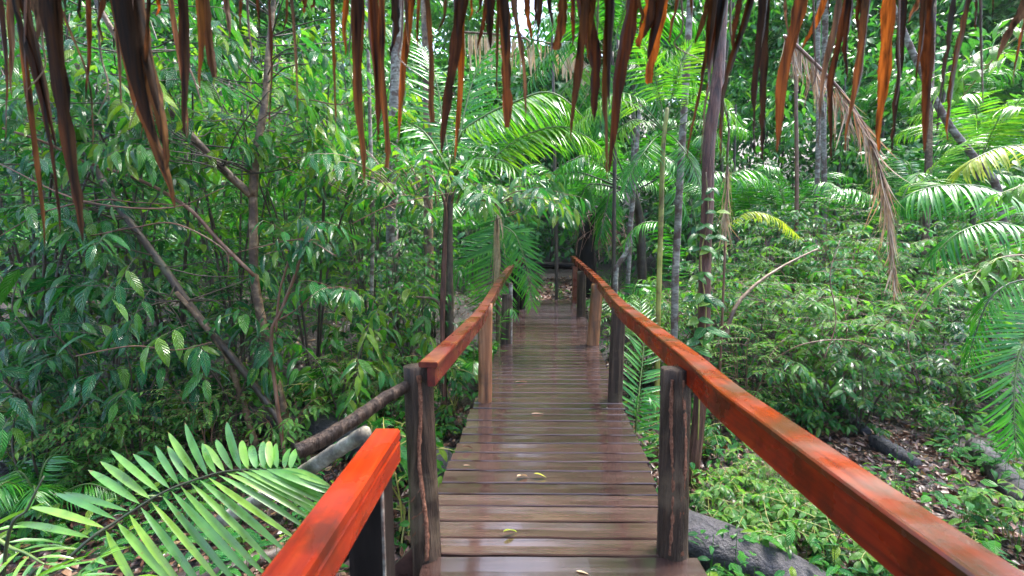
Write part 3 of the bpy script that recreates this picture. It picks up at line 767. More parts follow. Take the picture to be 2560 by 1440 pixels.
def twig(mbS, mbL, p0, d, length, n, LL, LW, rng, droop=0.5, bend=0.7, fold=0.22, seg=6, prof='ovate', r0=0.004, tipdroop=0.25, mi=0, lean=0.0):
    """one leafy twig: alternate leaves either side, hanging a little"""
    d = nrm(d)
    k = 6
    t = np.linspace(0, 1, k)[:, None]
    p = p0 + d * length * t - UP * tipdroop * length * t ** 2 + rng.normal(size=(k, 3)) * length * 0.015 * t
    tube(mbS, p, np.linspace(r0, r0 * 0.4, k), 4, caps=False, mi=mi)
    s = np.linspace(0.18, 1.0, n)
    pp = np.stack([np.interp(s, t[:, 0], p[:, i]) for i in range(3)], -1)
    T = nrm(np.gradient(pp, axis=0)) if n > 1 else d[None]
    S = nrm(np.cross(T, UP))
    sg = np.where(np.arange(n) % 2 == 0, 1., -1.)[:, None]
    sg[-1] *= 0.15
    dv = S * sg * (0.85 + 0.2 * rng.normal(size=(n, 1))) + T * (0.55 + .15 * rng.normal(size=(n, 1))) - UP * (droop * (0.6 + 0.7 * rng.random((n, 1))))
    nv = UP + rng.normal(size=(n, 3)) * 0.28 + T * lean
    sz = LL * (0.65 + 0.5 * rng.random(n)) * np.interp(s, [0, .3, .8, 1], [.75, 1, 1, .8])
    leaves(mbL, pp, dv, nv, sz, sz * LW / LL * 0.5 * (0.85 + .3 * rng.random(n)), bend * (0.4 + 1.1 * rng.random(n)), fold, seg, prof, rng.normal(size=n) * 0.25)


def shrub(rng, h, spread, stems, twigs, nleaf, LL, LW, droop=0.55, tl=(0.35, 0.7), low=0.15, bend=0.7, seg=6, prof='ovate', r=0.016, out=0.5, pw=0.8):
    mbS, mbL = MB(), MB()
    for i in range(stems):
        az = 2 * np.pi * (i + rng.uniform(-.3, .3)) / stems
        o = np.array([math.cos(az), math.sin(az), 0])
        hh = h * rng.uniform(0.7, 1.05); sp = spread * rng.uniform(.5, 1.1)
        ctrl = [o * 0.04, o * sp * .25 + UP * hh * .4 + rng.normal(size=3) * .05, o * sp * .6 + UP * hh * .75 + rng.normal(size=3) * .06, o * sp + UP * hh]
        p = spline(ctrl, 16)
        tube(mbS, p, np.linspace(r, r * .35, 16), 7, rng, 0.05)
        for j in range(twigs):
            s = low + (1 - low) * ((j + rng.random()) / twigs) ** pw
            q = np.array([np.interp(s, np.linspace(0, 1, 16), p[:, a]) for a in range(3)])
            a2 = rng.uniform(0, 2 * np.pi)
            dv = np.array([math.cos(a2), math.sin(a2), rng.uniform(-.05, .6)]) + o * out
            twig(mbS, mbL, q, dv, rng.uniform(*tl), max(3, int(nleaf * rng.uniform(.7, 1.25))), LL, LW, rng, droop, bend, seg=seg, prof=prof)
    return mbS, mbL


def put_shrub(name, label, cat, loc, mbs, mat_s, mat_l, group=None):
    t = thing(name, label, cat, loc, group)
    mbs[0].build('stem', mat_s, t); mbs[1].build('foliage', mat_l, t)
    return t


def frond(mbL, mbR, ctrl, n, Lmax, wid, rng, up=UP, a0=72, a1=35, droop=0.25, bend=0.8, start=0.18, fold=0.35, r0=0.012, seg=4, lift=0.15, prof='strap', jitter=0.05, base=0.55, sides=(1, -1), tip=0.45):
    k = 22
    p = spline(ctrl, k)
    tube(mbR, p, np.linspace(r0, r0 * .25, k), 6, caps=True)
    s = np.linspace(start, 0.995, n)
    si = np.linspace(0, 1, k)
    T_all = nrm(np.gradient(p, axis=0))
    for sg in sides:
        ss = np.clip(s + rng.normal(size=n) * 0.004 + (0.25 / n if sg > 0 else 0), 0, 1)
        pp = np.stack([np.interp(ss, si, p[:, i]) for i in range(3)], -1)
        T = nrm(np.stack([np.interp(ss, si, T_all[:, i]) for i in range(3)], -1))
        upv = np.broadcast_to(up, T.shape)
        S = np.cross(T, upv); bad = np.linalg.norm(S, axis=1) < .05
        S[bad] = np.array([1., 0, 0]); S = nrm(S); Nn = np.cross(S, T)
        u = (ss - start) / (1 - start)
        ang = np.radians(a0 + (a1 - a0) * u + rng.normal(size=n) * 4)[:, None]
        dv = T * np.cos(ang) + S * sg * np.sin(ang) + Nn * (lift + rng.normal(size=(n, 1)) * jitter)
        dv = nrm(dv) - UP * droop
        L = Lmax * np.interp(u, [0, .12, .4, .75, 1], [base, .85, 1, .8, tip]) * (1 + rng.normal(size=n) * .05)
        leaves(mbL, pp, dv, Nn + rng.normal(size=(n, 3)) * .06, L, wid * .5 * np.interp(u, [0, .3, .8, 1], [.8, 1, .9, .6]), bend * (0.6 + .8 * rng.random(n)), fold, seg, prof, rng.normal(size=n) * .12)


def frond_part(parent, ctrl, n, Lmax, wid, rng, mat, matr='rachis', name='frond', **kw):
    mbL, mbR = MB(), MB()
    if n <= 24:
        frond(mbL, mbR, ctrl, n, Lmax, wid, rng, **kw)
        for v, l, t_, u in zip(mbR.v, mbR.l, mbR.t, mbR.uv): mbL.add(v, l, t_, u, 1)
        return mbL.build(name, [M[mat], M[matr]], parent)
    frond(mbL, mbR, ctrl, n, Lmax, wid, rng, **kw)
    o = mbL.build(name, M[mat], parent)
    mbR.build('rachis', M[matr], o)
    return o


def palm(name, label, cat, loc, rng, nf, L, h=0.0, mat='palm', trunk_mat='bark_pale', tr=0.05, e0=(35, 85), arch=1.0, nl=38, LL=0.4, wid=0.03, droop=0.3, group=None, lean=(0, 0), azr=(0, 360), bend=0.8):
    t = thing(name, label, cat, loc, group)
    top = np.array([lean[0], lean[1], h])
    if h > 0.15:
        mb = MB(); tube(mb, spline([(0, 0, -.15), (lean[0] * .3, lean[1] * .3, h * .5), top], 14), [tr * 1.15, tr, tr * .9], 10, rng, .02)
        mb.build('trunk', M[trunk_mat], t)
    for i in range(nf):
        az = math.radians(azr[0] + (azr[1] - azr[0]) * (i + rng.uniform(-.3, .3)) / nf)
        el = math.radians(rng.uniform(*e0))
        o = np.array([math.cos(az), math.sin(az), 0])
        l = L * rng.uniform(.8, 1.1)
        c = [top, top + (o * math.cos(el) + UP * math.sin(el)) * l * .35,
             top + (o * math.cos(el) + UP * math.sin(el)) * l * .68 + (o * .06 - UP * .09) * l * arch,
             top + (o * math.cos(el) + UP * math.sin(el)) * l * .9 + (o * .18 - UP * .33) * l * arch]
        frond_part(t, c, nl, LL * rng.uniform(.85, 1.1), wid, rng, mat, droop=droop, bend=bend, seg=3)
    return t


def stick(mb, pts, rad, ns=8, rng=None, rough=.04, n=20):
    tube(mb, spline(pts, n), rad, ns, rng, rough)


# ------------------------------------------------------------------ hero trees, left of the bridge
def forked_tree():
    rng = np.random.default_rng(31)
    b = gz(712, 5.2)
    t = thing('forked_tree', 'tan mottled tree forking into two limbs amid the thicket beside the landing', 'tree', b)
    D = 5.2
    Q = lambda px, py, d=D: P(px, py, d) - b
    mb = MB()
    tr = [np.array([0, 0, -.1]), Q(700, 1000), Q(665, 850), Q(636, 700), Q(634, 580), Q(632, 490)]
    stick(mb, tr, [.06, .054, .048, .045, .046, .042], 12, rng, .04, 30)
    mb.build('trunk', M['bark_tan'], t)
    limbs = [([Q(632, 492), Q(560, 425, 5.1), Q(470, 330, 5.0), Q(415, 255, 4.9), Q(330, 150, 4.8), Q(250, 20, 4.7), Q(200, -120, 4.7)], [.045, .04, .03, .02]),
             ([Q(632, 490), Q(640, 385), Q(662, 255, 5.3), Q(672, 120, 5.4), Q(690, -60, 5.5)], [.05, .042, .035, .025])]
    tips = []
    for pts, r in limbs:
        m = MB(); stick(m, pts, r, 10, rng, .05, 26); m.build('limb', M['bark_tan'], t)
        tips.append(spline(pts, 30))
    mS, mL = MB(), MB()
    for pl in tips:
        for j in range(42):
            q = pl[rng.integers(4, 30)]
            dv = np.array([rng.normal(), rng.normal() - .2, rng.uniform(-.1, .6)])
            e = q + nrm(dv) * rng.uniform(.3, 1.1)
            tube(mS, spline([q, (q + e) / 2 + rng.normal(size=3) * .06, e], 6), [.009, .005], 5, caps=False)
            for _ in range(2):
                twig(mS, mL, e, dv + rng.normal(size=3) * .5, rng.uniform(.3, .6), 7, .28, .09, rng, .6)
    mS.build('twigs', M['bark_dark'], t); mL.build('foliage', M['leaf_mid'], t)


def leaning_tree():
    rng = np.random.default_rng(32)
    b = gz(765, 4.9)
    t = thing('leaning_tree', 'dark lichen patched trunk leaning steeply away from the bridge behind the forked tree', 'tree', b)
    Q = lambda px, py, d=4.9: P(px, py, d) - b
    mb = MB()
    pts = [np.array([0, 0, -.1]), Q(645, 975), Q(560, 870), Q(472, 760), Q(415, 677), Q(340, 575), Q(278, 490, 5), Q(200, 355, 5.1), Q(140, 265, 5.2), Q(60, 100, 5.3), Q(0, -60, 5.4)]
    stick(mb, pts, [.04, .04, .042, .042, .04, .036, .038, .038, .034, .03, .025], 11, rng, .05, 40)
    mb.build('trunk', M['bark_dark'], t)
    pl = spline(pts, 40)
    m = MB(); stick(m, [Q(645, 1130, 5), Q(600, 985, 4.95), Q(562, 884, 4.9), Q(500, 800, 4.85), Q(440, 730, 4.8)], [.035, .03, .028, .02], 8, rng, .05); m.build('limb', M['bark_tan'], t)
    m = MB(); stick(m, [Q(636, 690, 4.8), Q(545, 600, 4.8), Q(470, 520, 4.75), Q(350, 450, 4.7), Q(205, 402, 4.6), Q(110, 355, 4.5), Q(-60, 300, 4.4)], [.02, .02, .018, .014, .01], 8, rng, .05, 26); m.build('limb', M['stem_red'], t)
    mS, mL = MB(), MB()
    for j in range(60):
        q = pl[rng.integers(12, 40)]
        dv = np.array([rng.normal(), rng.normal() - .5, rng.uniform(-.2, .5)])
        e = q + nrm(dv) * rng.uniform(.25, 1.0)
        tube(mS, spline([q, (q + e) / 2 + rng.normal(size=3) * .06, e], 6), [.009, .005], 5, caps=False)
        twig(mS, mL, e, dv + rng.normal(size=3) * .5, rng.uniform(.3, .6), 7, .28, .09, rng, .6)
    mS.build('twigs', M['bark_dark'], t); mL.build('foliage', M['leaf_big'], t)


def red_sapling():
    rng = np.random.default_rng(33)
    b = gz(676, 4.6) + (0, 0, .35)
    b = P(678, 900, 4.6)
    b0 = gz(690, 4.6)
    t = thing('red_stemmed_sapling', 'thin red brown stems forking upright beside the forked tree trunk', 'sapling', b0)
    Q = lambda px, py, d=4.6: P(px, py, d) - b0
    for pts, r in (([np.array([0, 0, -.05]), Q(678, 868), Q(703, 779), Q(731, 705), Q(756, 631), Q(770, 560)], [.02, .018, .016, .013, .008]), ([Q(690, 830), Q(698, 735), Q(720, 656), Q(735, 600)], [.012, .01, .007]), ([Q(697, 800), Q(740, 775), Q(785, 735), Q(830, 720)], [.009, .006, .004])):
        m = MB(); stick(m, pts, r, 7, rng, .05); m.build('stem', M['stem_red'], t)
    mS, mL = MB(), MB()
    for q in (Q(770, 560), Q(756, 631), Q(735, 600), Q(830, 720), Q(800, 728)):
        for _ in range(4):
            twig(mS, mL, q, np.array([rng.normal(), rng.normal() - .6, .3]), .4, 6, .25, .08, rng, .7)
    mS.build('twigs', M['stem_red'], t); mL.build('foliage', M['leaf_big'], t)


forked_tree(); leaning_tree(); red_sapling()


def bare_twigs():
    # long bare branches criss-crossing the left thicket
    rng = np.random.default_rng(35)
    L = [([(0, 410, 3.9), (200, 500, 3.9), (420, 520, 4), (560, 470, 4.1)], 'thin bare branch sagging across the dark thicket below the thatch fringe'),
         ([(150, 605, 4.2), (330, 570, 4.2), (440, 560, 4.3), (560, 625, 4.4), (570, 690, 4.4)], 'thin brown branch arching over hanging wet leaves near the leaning trunk'),
         ([(0, 590, 4.0), (110, 530, 4.0), (250, 500, 4.1), (330, 505, 4.2), (480, 515, 4.3)], 'long thin branch level with the tips of the longest thatch strips'),
         ([(190, 890, 3.9), (330, 865, 4), (440, 875, 4.1), (530, 855, 4.2)], 'low grey twig stretched over dark seedlings beneath the thicket'),
         ([(840, 640, 4.4), (760, 600, 4.4), (660, 615, 4.4), (560, 640, 4.4)], 'fine red twig bowed in front of the forked trunk'),
         ([(880, 560, 5), (960, 520, 5.1), (1030, 500, 5.2), (1140, 480, 5.4)], 'reddish branch carrying the leafy spray that reaches over the path'),
         ([(620, 320, 5.0), (740, 250, 5.0), (860, 260, 5.1), (960, 200, 5.2)], 'thin twig crossing light glossy leaves under the thatch')]
    L += [([(2060, 900, 5.2), (2090, 800, 5.4), (2075, 690, 5.6), (2100, 600, 5.8)], 'thin bare stem standing up through the bright thicket below the dead frond'),
          ([(2300, 960, 5.2), (2270, 840, 5.4), (2330, 720, 5.6)], 'thin bare stem leaning through the thicket near the drooping dark frond'),
          ([(1930, 900, 5.4), (2010, 860, 5.3), (2120, 850, 5.3), (2200, 880, 5.2)], 'dry twig lying level across the front of the bright thicket')]
    for pts, lab in L:
        m = MB(); stick(m, [P(*q) for q in pts], [.005, .007, .003], 6, rng, .05, 24)
        tag(m.build('bare_branch', M['stem_red']), lab, 'branch')


bare_twigs()

# ------------------------------------------------------------------ thicket shrubs
rng = np.random.default_rng(41)
TALL = [shrub(np.random.default_rng(50), 4.6, 1.1, 5, 15, 8, .27, .085, droop=.3, tl=(.5, 1.0), low=.25, r=.02, out=.6, pw=.9),
        shrub(np.random.default_rng(51), 4.6, 1.1, 6, 18, 11, .16, .055, droop=.2, tl=(.4, .9), low=.2, r=.018, out=.6, pw=.9, bend=.4, seg=4)]
MID = [shrub(np.random.default_rng(60), 2.5, .8, 5, 9, 7, .26, .085, droop=.32, tl=(.4, .8), low=.3, r=.014),
       shrub(np.random.default_rng(61), 2.4, .85, 6, 11, 9, .17, .06, droop=.2, tl=(.35, .75), low=.3, r=.012, bend=.4, seg=5)]
SMALL = [shrub(np.random.default_rng(70), 2.0, .85, 7, 14, 10, .14, .06, tl=(.3, .6), low=.12, droop=.35, bend=.5, seg=4, r=.01),
         shrub(np.random.default_rng(71), 2.3, .7, 6, 13, 13, .1, .036, tl=(.35, .8), low=.15, droop=.15, bend=.3, seg=4, r=.009),
         shrub(np.random.default_rng(72), 1.7, .95, 6, 9, 7, .22, .085, tl=(.3, .6), low=.15, droop=.4, bend=.7, seg=5, r=.011)]
GIANT = [shrub(np.random.default_rng(65 + i), 2.1, .8, 4, 6, 6, .35, .115, tl=(.4, .7), low=.3, r=.014, droop=.6, bend=.9, seg=7) for i in range(2)]
LOW = [shrub(np.random.default_rng(80 + i), .55, .28, 4, 5, 6, .13, .065, tl=(.12, .28), low=.3, droop=.3, seg=5, r=.006, prof='ovate') for i in range(3)]
PROTO = {}


def place(kind, variant, px, d, s, label, cat, mats, name, group=None, dz=0.0):
    loc = gz(px, d) + (0, 0, dz - .02)
    rz = rng.uniform(0, 6.28)
    key = (kind, variant, mats)
    if key not in PROTO:
        src = {'tall': TALL, 'mid': MID, 'small': SMALL, 'low': LOW, 'giant': GIANT}[kind][variant]
        t = put_shrub(name, label, cat, loc, src, M[mats[0]], M[mats[1]], group)
        t.rotation_euler = (0, 0, rz); t.scale = (s,) * 3
        PROTO[key] = t
    else:
        t = dup(PROTO[key], loc, rz, s, label, group)
        t.name = name
        if not group and 'group' in t: del t['group']
    return t


BIG = ('bark_dark', 'leaf_big'); BGM = ('bark_dark', 'leaf_mid'); SML = ('stem_red', 'leaf_small'); LGT = ('stem_red', 'leaf_light'); DRK = ('bark_dark', 'leaf_big'); LWM = ('stem_green', 'leaf_low')
G_T = 'tall glossy trees of the thicket beside the landing'
for i, (px, d, s, lab) in enumerate([
    (40, 5.4, 1.1, 'tall glossy leaved tree at the dark edge, under the longest thatch strips'),
    (230, 5.9, 1.05, 'tall dripping leafed tree behind the lowest leaning trunk section'),
    (420, 6.4, 1.1, 'tall glossy leaved tree behind the long orange pointed thatch strip'),
    (590, 6.6, 1.15, 'tall glossy leaved tree directly behind the forked tan trunk'),
    (770, 7.0, 1.05, 'tall broad leaved tree between the forked tree and the pale thin trunk'),
    (920, 8.0, 1.0, 'tall broad leaved tree behind the pale thin trunk'),
    (90, 8.2, 1.35, 'tall dark tree deep in the thicket at its outer edge'),
    (330, 8.8, 1.35, 'tall shaded tree deep behind the crossing bare branches'),
    (540, 9.4, 1.35, 'tall shaded tree deep behind the forked tree'),
    (720, 10.2, 1.3, 'tall hazy tree deep behind the red stemmed sapling'),
    (900, 11.0, 1.25, 'tall hazy tree behind the pale spotted trunk'),
    (-180, 7.0, 1.3, 'tall glossy tree past the outermost thatch strips'),
    (1010, 12.5, 1.2, 'tall misty tree behind the drooping palm by the bridge')]):
    place('tall', i % 2, px, d, s, lab, 'tree', BIG if i in (0, 1, 3, 6, 7) else BGM, 'broadleaf_tree', G_T)
G_M = 'glossy broad leaved shrubs beside the bridge'
for i, (px, d, s, lab) in enumerate([
    (210, 4.6, .85, 'dark wet shrub with big leaves below the leaning trunk'),
    (520, 5.3, .95, 'wet ribbed leaf shrub crowding the forked trunk'),
    (1000, 7.2, .95, 'glossy shrub in front of the pale spotted trunk'),
    (960, 8.4, 1.1, 'shrub between pale thin trunk and pale spotted trunk'),
    (1080, 9.0, .95, 'shrub behind the brown stub sapling'),
    (640, 7.4, 1.05, 'shaded shrub behind the forked trunk base'),
    (100, 6.2, 1.0, 'shaded shrub behind the outermost wet shrub'),
    (470, 7.2, 1.0, 'shaded shrub behind the second leaning stem')]):
    place('mid', i % 2, px, d, s, lab, 'shrub', BIG, 'broadleaf_shrub', G_M)

for i, (px, d, s, lab, mt) in enumerate([
    (60, 4.1, .8, 'shrub with very large drooping ribbed leaves at the dark outer edge', BIG), (300, 4.5, .8, 'shrub with very large glossy hanging leaves before the leaning trunk', BIG),
    (60, 5.0, 1.2, 'large leaved shrub under the lowest thatch strips', BIG), (560, 4.9, .85, 'large leaved shrub in front of the forked trunk', BIG), (850, 5.4, .8, 'large leaved shrub behind the end of the dark red rail', BGM),
    (1010, 6.6, .9, 'large leaved shrub beside the brown stub sapling', BGM)]):
    place('giant', i % 2, px, d, s, lab, 'shrub', mt, 'large_leaved_shrub', 'large leaved shrubs of the thicket')
for i, (px, d, s, lab) in enumerate([(300, 4.4, .5, 'small leaved bush low between the dark seedlings'), (480, 4.6, .55, 'small leaved bush low before the second leaning stem'), (700, 5.0, .55, 'small leaved bush low beside the forked trunk foot'), (160, 4.2, .5, 'small leaved bush low near the outer frond tips'), (880, 5.6, .6, 'small leaved bush below the pale thin trunk'), (960, 6.4, .65, 'small leaved bush below the pale spotted trunk')]):
    place('small', i % 3, px, d, s, lab, 'shrub', LGT, 'low_bush', 'low light green bushes beside the landing')

# the leafy spray reaching over the path: sapling with a flat crown
def spray_sapling():
    rng = np.random.default_rng(91)
    b = gz(1108, 6.0)
    t = thing('stub_sapling', 'brown sapling with a broken stub whose flat glossy crown reaches over the path', 'sapling', b)
    Q = lambda px, py, d=6.0: P(px, py, d) - b
    m = MB(); stick(m, [np.array([0, 0, -.1]), Q(1106, 840), Q(1107, 760), Q(1110, 640), Q(1114, 560), Q(1110, 500), Q(1080, 440)], [.035, .034, .04, .026, .022, .015], 9, rng, .06, 24); m.build('trunk', M['bark_red'], t)
    m = MB(); stick(m, [Q(1104, 770), Q(1085, 748), Q(1040, 742)], [.022, .018, .014], 7, rng, .1); m.build('broken_stub', M['bark_tan'], t)
    mS, mL = MB(), MB()
    for j in range(105):
        f = rng.random()
        px = 720 + 640 * f + rng.normal() * 20
        py = np.interp(px, [700, 900, 1100, 1250, 1380], [415, 450, 470, 500, 520]) + rng.normal() * 32 - 12
        d = 6.0 + rng.normal() * .55
        q = Q(px, py, d); c = Q(1100, 520)
        tube(mS, spline([c * .35 + q * .65 - UP * .1, (c * .15 + q * .85), q], 6), [.007, .004], 4, caps=False)
        twig(mS, mL, q, nrm(q - c) + np.array([rng.normal() * .5, -.4 + rng.normal() * .4, .15]), rng.uniform(.3, .55), 7, .28, .09, rng, .45)
    mS.build('twigs', M['stem_red'], t); o = mL.build('foliage', M['leaf_mid'], t)
    # young tip with yellow leaf
    mY = MB(); q = Q(1372, 497, 5.6)
    leaves(mY, [q, q + (-.05, 0, -.01)], [[1, -.2, .05], [.6, -.3, -.5]], [0, -.6, 1], [.13, .14], [.032, .03], .3, .2, 6, 'ovate')
    mY.build('yellow_leaf', M['palm_yellow'], t)


spray_sapling()
G_S = 'shrubs of the bright thicket'
for i, (px, d, s, lab) in enumerate([
    (1800, 7.2, .85, 'small leaved shrub at the foot of the dark red trunk'),
    (1900, 6.6, 1.0, 'small leaved shrub under the arching tan branch'),
    (2020, 7.0, 1.1, 'small leaved shrub at the upper end of the tan branch'),
    (2130, 6.5, 1.05, 'small leaved shrub below the dead palm frond tip'),
    (2240, 6.9, 1.1, 'small leaved shrub right behind the dead palm frond tip'),
    (2360, 6.7, 1.0, 'small leaved shrub between dead frond and drooping dark frond'),
    (2490, 7.2, 1.0, 'small leaved shrub above the drooping dark frond'),
    (1860, 8.4, 1.0, 'bright small leaved shrub beside the hanging dry fibres'),
    (1990, 8.6, 1.15, 'bright small leaved shrub under the yellow arched frond'),
    (2110, 8.8, 1.15, 'bright small leaved shrub beneath the bent dead frond'),
    (2230, 9.0, 1.1, 'bright small leaved shrub beyond the hanging dead leaflets'),
    (2350, 9.2, 1.1, 'bright small leaved shrub under the pale arched fronds'),
    (2470, 9.4, 1.15, 'bright small leaved shrub behind the pale arched fronds'),
    (2590, 8.6, 1.15, 'bright small leaved shrub at the outer edge of the thicket'),
    (1780, 9.8, 1.0, 'small leaved shrub behind the white spotted trunk'),
    (1920, 10.4, 1.15, 'misty small leaved shrub near the fallen tan trunk'),
    (2060, 10.8, 1.2, 'misty small leaved shrub before the twin pale trunks'),
    (2200, 11.2, 1.2, 'misty small leaved shrub beside the bright young palm'),
    (2360, 11.6, 1.2, 'misty small leaved shrub under the grey leaning trunk'),
    (2530, 11.6, 1.25, 'misty small leaved shrub past the grey leaning trunk'),
    (1660, 8.8, .85, 'small leaved shrub behind the green palm stem'),
    (1620, 7.4, .75, 'dark small leaved shrub behind the bridge post stub'),
    (2640, 6.6, 1.1, 'dark small leaved shrub outside the drooping dark frond'),
    (2030, 5.9, .8, 'dark glossy shrub at the front of the bright thicket'),
    (2180, 5.7, .75, 'dark glossy shrub above the short dark log'),
    (1880, 5.9, .75, 'dark glossy shrub beside the vine covered trunk')]):
    place('small', i % 3, px, d, s * rng.uniform(.8, 1.15), lab.replace('small leaved', ('small leaved', 'narrow leaved', 'broad leaved')[i % 3]), 'shrub', (SML, LGT, DRK)[(i * 7 // 3) % 3], 'leafy_shrub', G_S)

for i, (px, d, s, lab) in enumerate([
    (1850, 7.8, .75, 'light green broad leaved shrub by the hanging dry fibres'), (2060, 7.6, .8, 'light green broad leaved shrub above the tan branch tip'),
    (2300, 7.8, .8, 'light green broad leaved shrub between the dead frond and the pale arched frond'), (2440, 6.4, .6, 'light green broad leaved shrub behind the drooping dark frond'),
    (1720, 7.6, .7, 'light green broad leaved shrub between white trunk and dark red trunk'), (2150, 10.0, .95, 'light green broad leaved shrub behind the bent dead frond'),
    (1930, 9.4, .9, 'light green broad leaved shrub behind the yellow arched frond'), (2560, 10.4, 1.0, 'light green broad leaved shrub under the grey leaning trunk base')]):
    place('mid', i % 2, px, d, s, lab, 'shrub', LGT, 'light_leaved_shrub', 'light green broad leaved shrubs of the bright thicket')

# near light-green broad leaves reaching in from the side
def light_branch(name, label, pts, seeds, n, LL):
    rng = np.random.default_rng(seeds)
    p = [P(*q) for q in pts]
    b = p[0].copy()
    t = thing(name, label, 'branch', b)
    p = [q - b for q in p]
    m = MB(); stick(m, p, [.012, .008, .004], 7, rng, .04); m.build('stem', M['stem_green'], t)
    mS, mL = MB(), MB(); pl = spline(p, 30)
    for j in range(n):
        q = pl[int(4 + 25 * (j + rng.random()) / n)]
        twig(mS, mL, q, np.array([rng.normal() - .5, rng.normal() * .6 - .3, rng.uniform(-.3, .5)]), rng.uniform(.25, .45), 6, LL, LL * .36, rng, .55, .8)
    mS.build('twigs', M['stem_green'], t); mL.build('foliage', M['leaf_light'], t)


light_branch('leafy_branch', 'leafy branch with big pale green leaves hanging beside the last thatch strips', [(2800, -60, 3.6), (2620, 40, 3.6), (2500, 130, 3.7), (2400, 250, 3.8)], 101, 16, .2)
light_branch('leafy_branch', 'leafy branch of bright green leaves reaching in above the dark drooping frond', [(2800, 700, 3.4), (2640, 650, 3.4), (2520, 640, 3.4), (2430, 690, 3.4)], 102, 10, .18)
light_branch('leafy_branch', 'pale leafy branch between the arched fronds and the last thatch strips', [(2800, 420, 4.2), (2660, 430, 4.2), (2560, 470, 4.2)], 103, 8, .18)

# ------------------------------------------------------------------ palms
def near_palm():
    rng = np.random.default_rng(111)
    b = np.array([P(-60, 1560, 1.6)[0], 1.55, float(ground(-1.9, 1.55))])
    t = thing('young_palm', 'bright green feather palm frond arching beside the short red handrail', 'palm', b)
    Q = lambda px, py, d: P(px, py, d) - b
    c = [np.array([0, 0, 0.0]), Q(60, 1500, 1.62), Q(140, 1426, 1.66), Q(228, 1345, 1.72), Q(292, 1303, 1.78), Q(404, 1233, 1.86), Q(492, 1198, 1.92), Q(580, 1176, 1.97), Q(731, 1173, 2.0)]
    p = spline(c, 60)
    mR = MB(); tube(mR, p, np.linspace(.009, .0025, 60), 7)
    rch = [(228, 1345, 1.72)]
    # leaflets given one by one: base along the frond, tip in the photo
    upper = [(228, 1345, 45, 1310, .9), (262, 1320, 80, 1270, .95), (292, 1300, 140, 1235, .95), (322, 1278, 165, 1232, 1), (350, 1260, 225, 1178, 1), (376, 1248, 255, 1157, 1), (402, 1233, 280, 1128, 1), (425, 1222, 335, 1137, 1), (448, 1212, 390, 1117, 1), (472, 1203, 420, 1117, 1), (497, 1196, 423, 1084, 1), (520, 1190, 464, 1060, 1), (541, 1185, 507, 1110, 1), (562, 1180, 512, 1112, 1), (583, 1177, 541, 1102, 1.05), (603, 1175, 568, 1058, 1.05), (621, 1173, 605, 1103, 1.1), (641, 1172, 628, 1115, 1.1), (660, 1171, 658, 1105, 1.15), (677, 1171, 672, 1104, 1.1), (694, 1171, 690, 1110, 1.15), (712, 1172, 725, 1122, 1.2), (727, 1173, 745, 1120, 1.2)]
    lower = [(264, 1325, 350, 1480, 1), (292, 1306, 440, 1470, 1), (322, 1284, 470, 1480, 1), (350, 1266, 520, 1490, 1), (376, 1252, 560, 1470, 1), (404, 1237, 610, 1480, 1), (427, 1226, 650, 1460, 1), (450, 1214, 668, 1440, 1), (475, 1206, 690, 1420, 1), (498, 1199, 715, 1380, 1), (520, 1193, 745, 1350, 1), (545, 1187, 775, 1330, 1), (565, 1182, 790, 1310, 1), (585, 1179, 800, 1295, 1), (605, 1176, 812, 1280, 1), (625, 1174, 822, 1268, 1), (645, 1173, 830, 1255, 1), (665, 1172, 835, 1240, 1), (685, 1172, 835, 1225, 1), (705, 1172, 825, 1215, 1), (725, 1173, 810, 1205, 1)]
    px_d = lambda px: np.interp(px, [140, 228, 292, 404, 492, 580, 731], [1.66, 1.72, 1.78, 1.86, 1.92, 1.97, 2.0])
    mL = MB()
    for lst, dd, lift in ((upper, .12, .35), (lower, -.05, .25)):
        for bx, by, tx, ty, ws in lst:
            d0 = px_d(bx); a = Q(bx, by, d0); e = Q(tx, ty, d0 + dd)
            v = e - a; L = np.linalg.norm(v)
            n = nrm(np.array([0, -.55, .8]) + rng.normal(size=3) * .08)
            be = .55 + .25 * rng.random()
            v2 = nrm(v) + nrm(n - nrm(v) * n.dot(nrm(v))) * math.tan(be / 2)
            leaves(mL, [a], [v2], [n], L * 1.06, .0147 * ws * (1.0 + .1 * rng.normal()), be, .22, 9, 'lance' if ws < 1.04 else 'round', rng.normal() * .15)
    o = mL.build('frond', M['palm_near'], t); mR.build('rachis', M['rachis_dark'], o)
    # a second, darker stalk and low leaflets at the corner
    m = MB(); tube(m, spline([np.array([0, 0, 0]), Q(10, 1420, 1.62), Q(70, 1270, 1.66), Q(110, 1190, 1.7)], 20), np.linspace(.008, .003, 20), 7); m.build('bare_stalk', M['rachis_dark'], t)
    frond_part(t, [np.array([0, -.1, .05]), Q(40, 1520, 1.5), Q(150, 1470, 1.4), Q(240, 1400, 1.4)], 9, .2, .03, rng, 'palm_near', 'rachis', droop=.1)
    frond_part(t, [np.array([0, .3, .05]), Q(-60, 1380, 1.75), Q(40, 1375, 1.7), Q(110, 1410, 1.6)], 9, .24, .022, rng, 'palm_near', 'rachis', droop=.1)


near_palm()


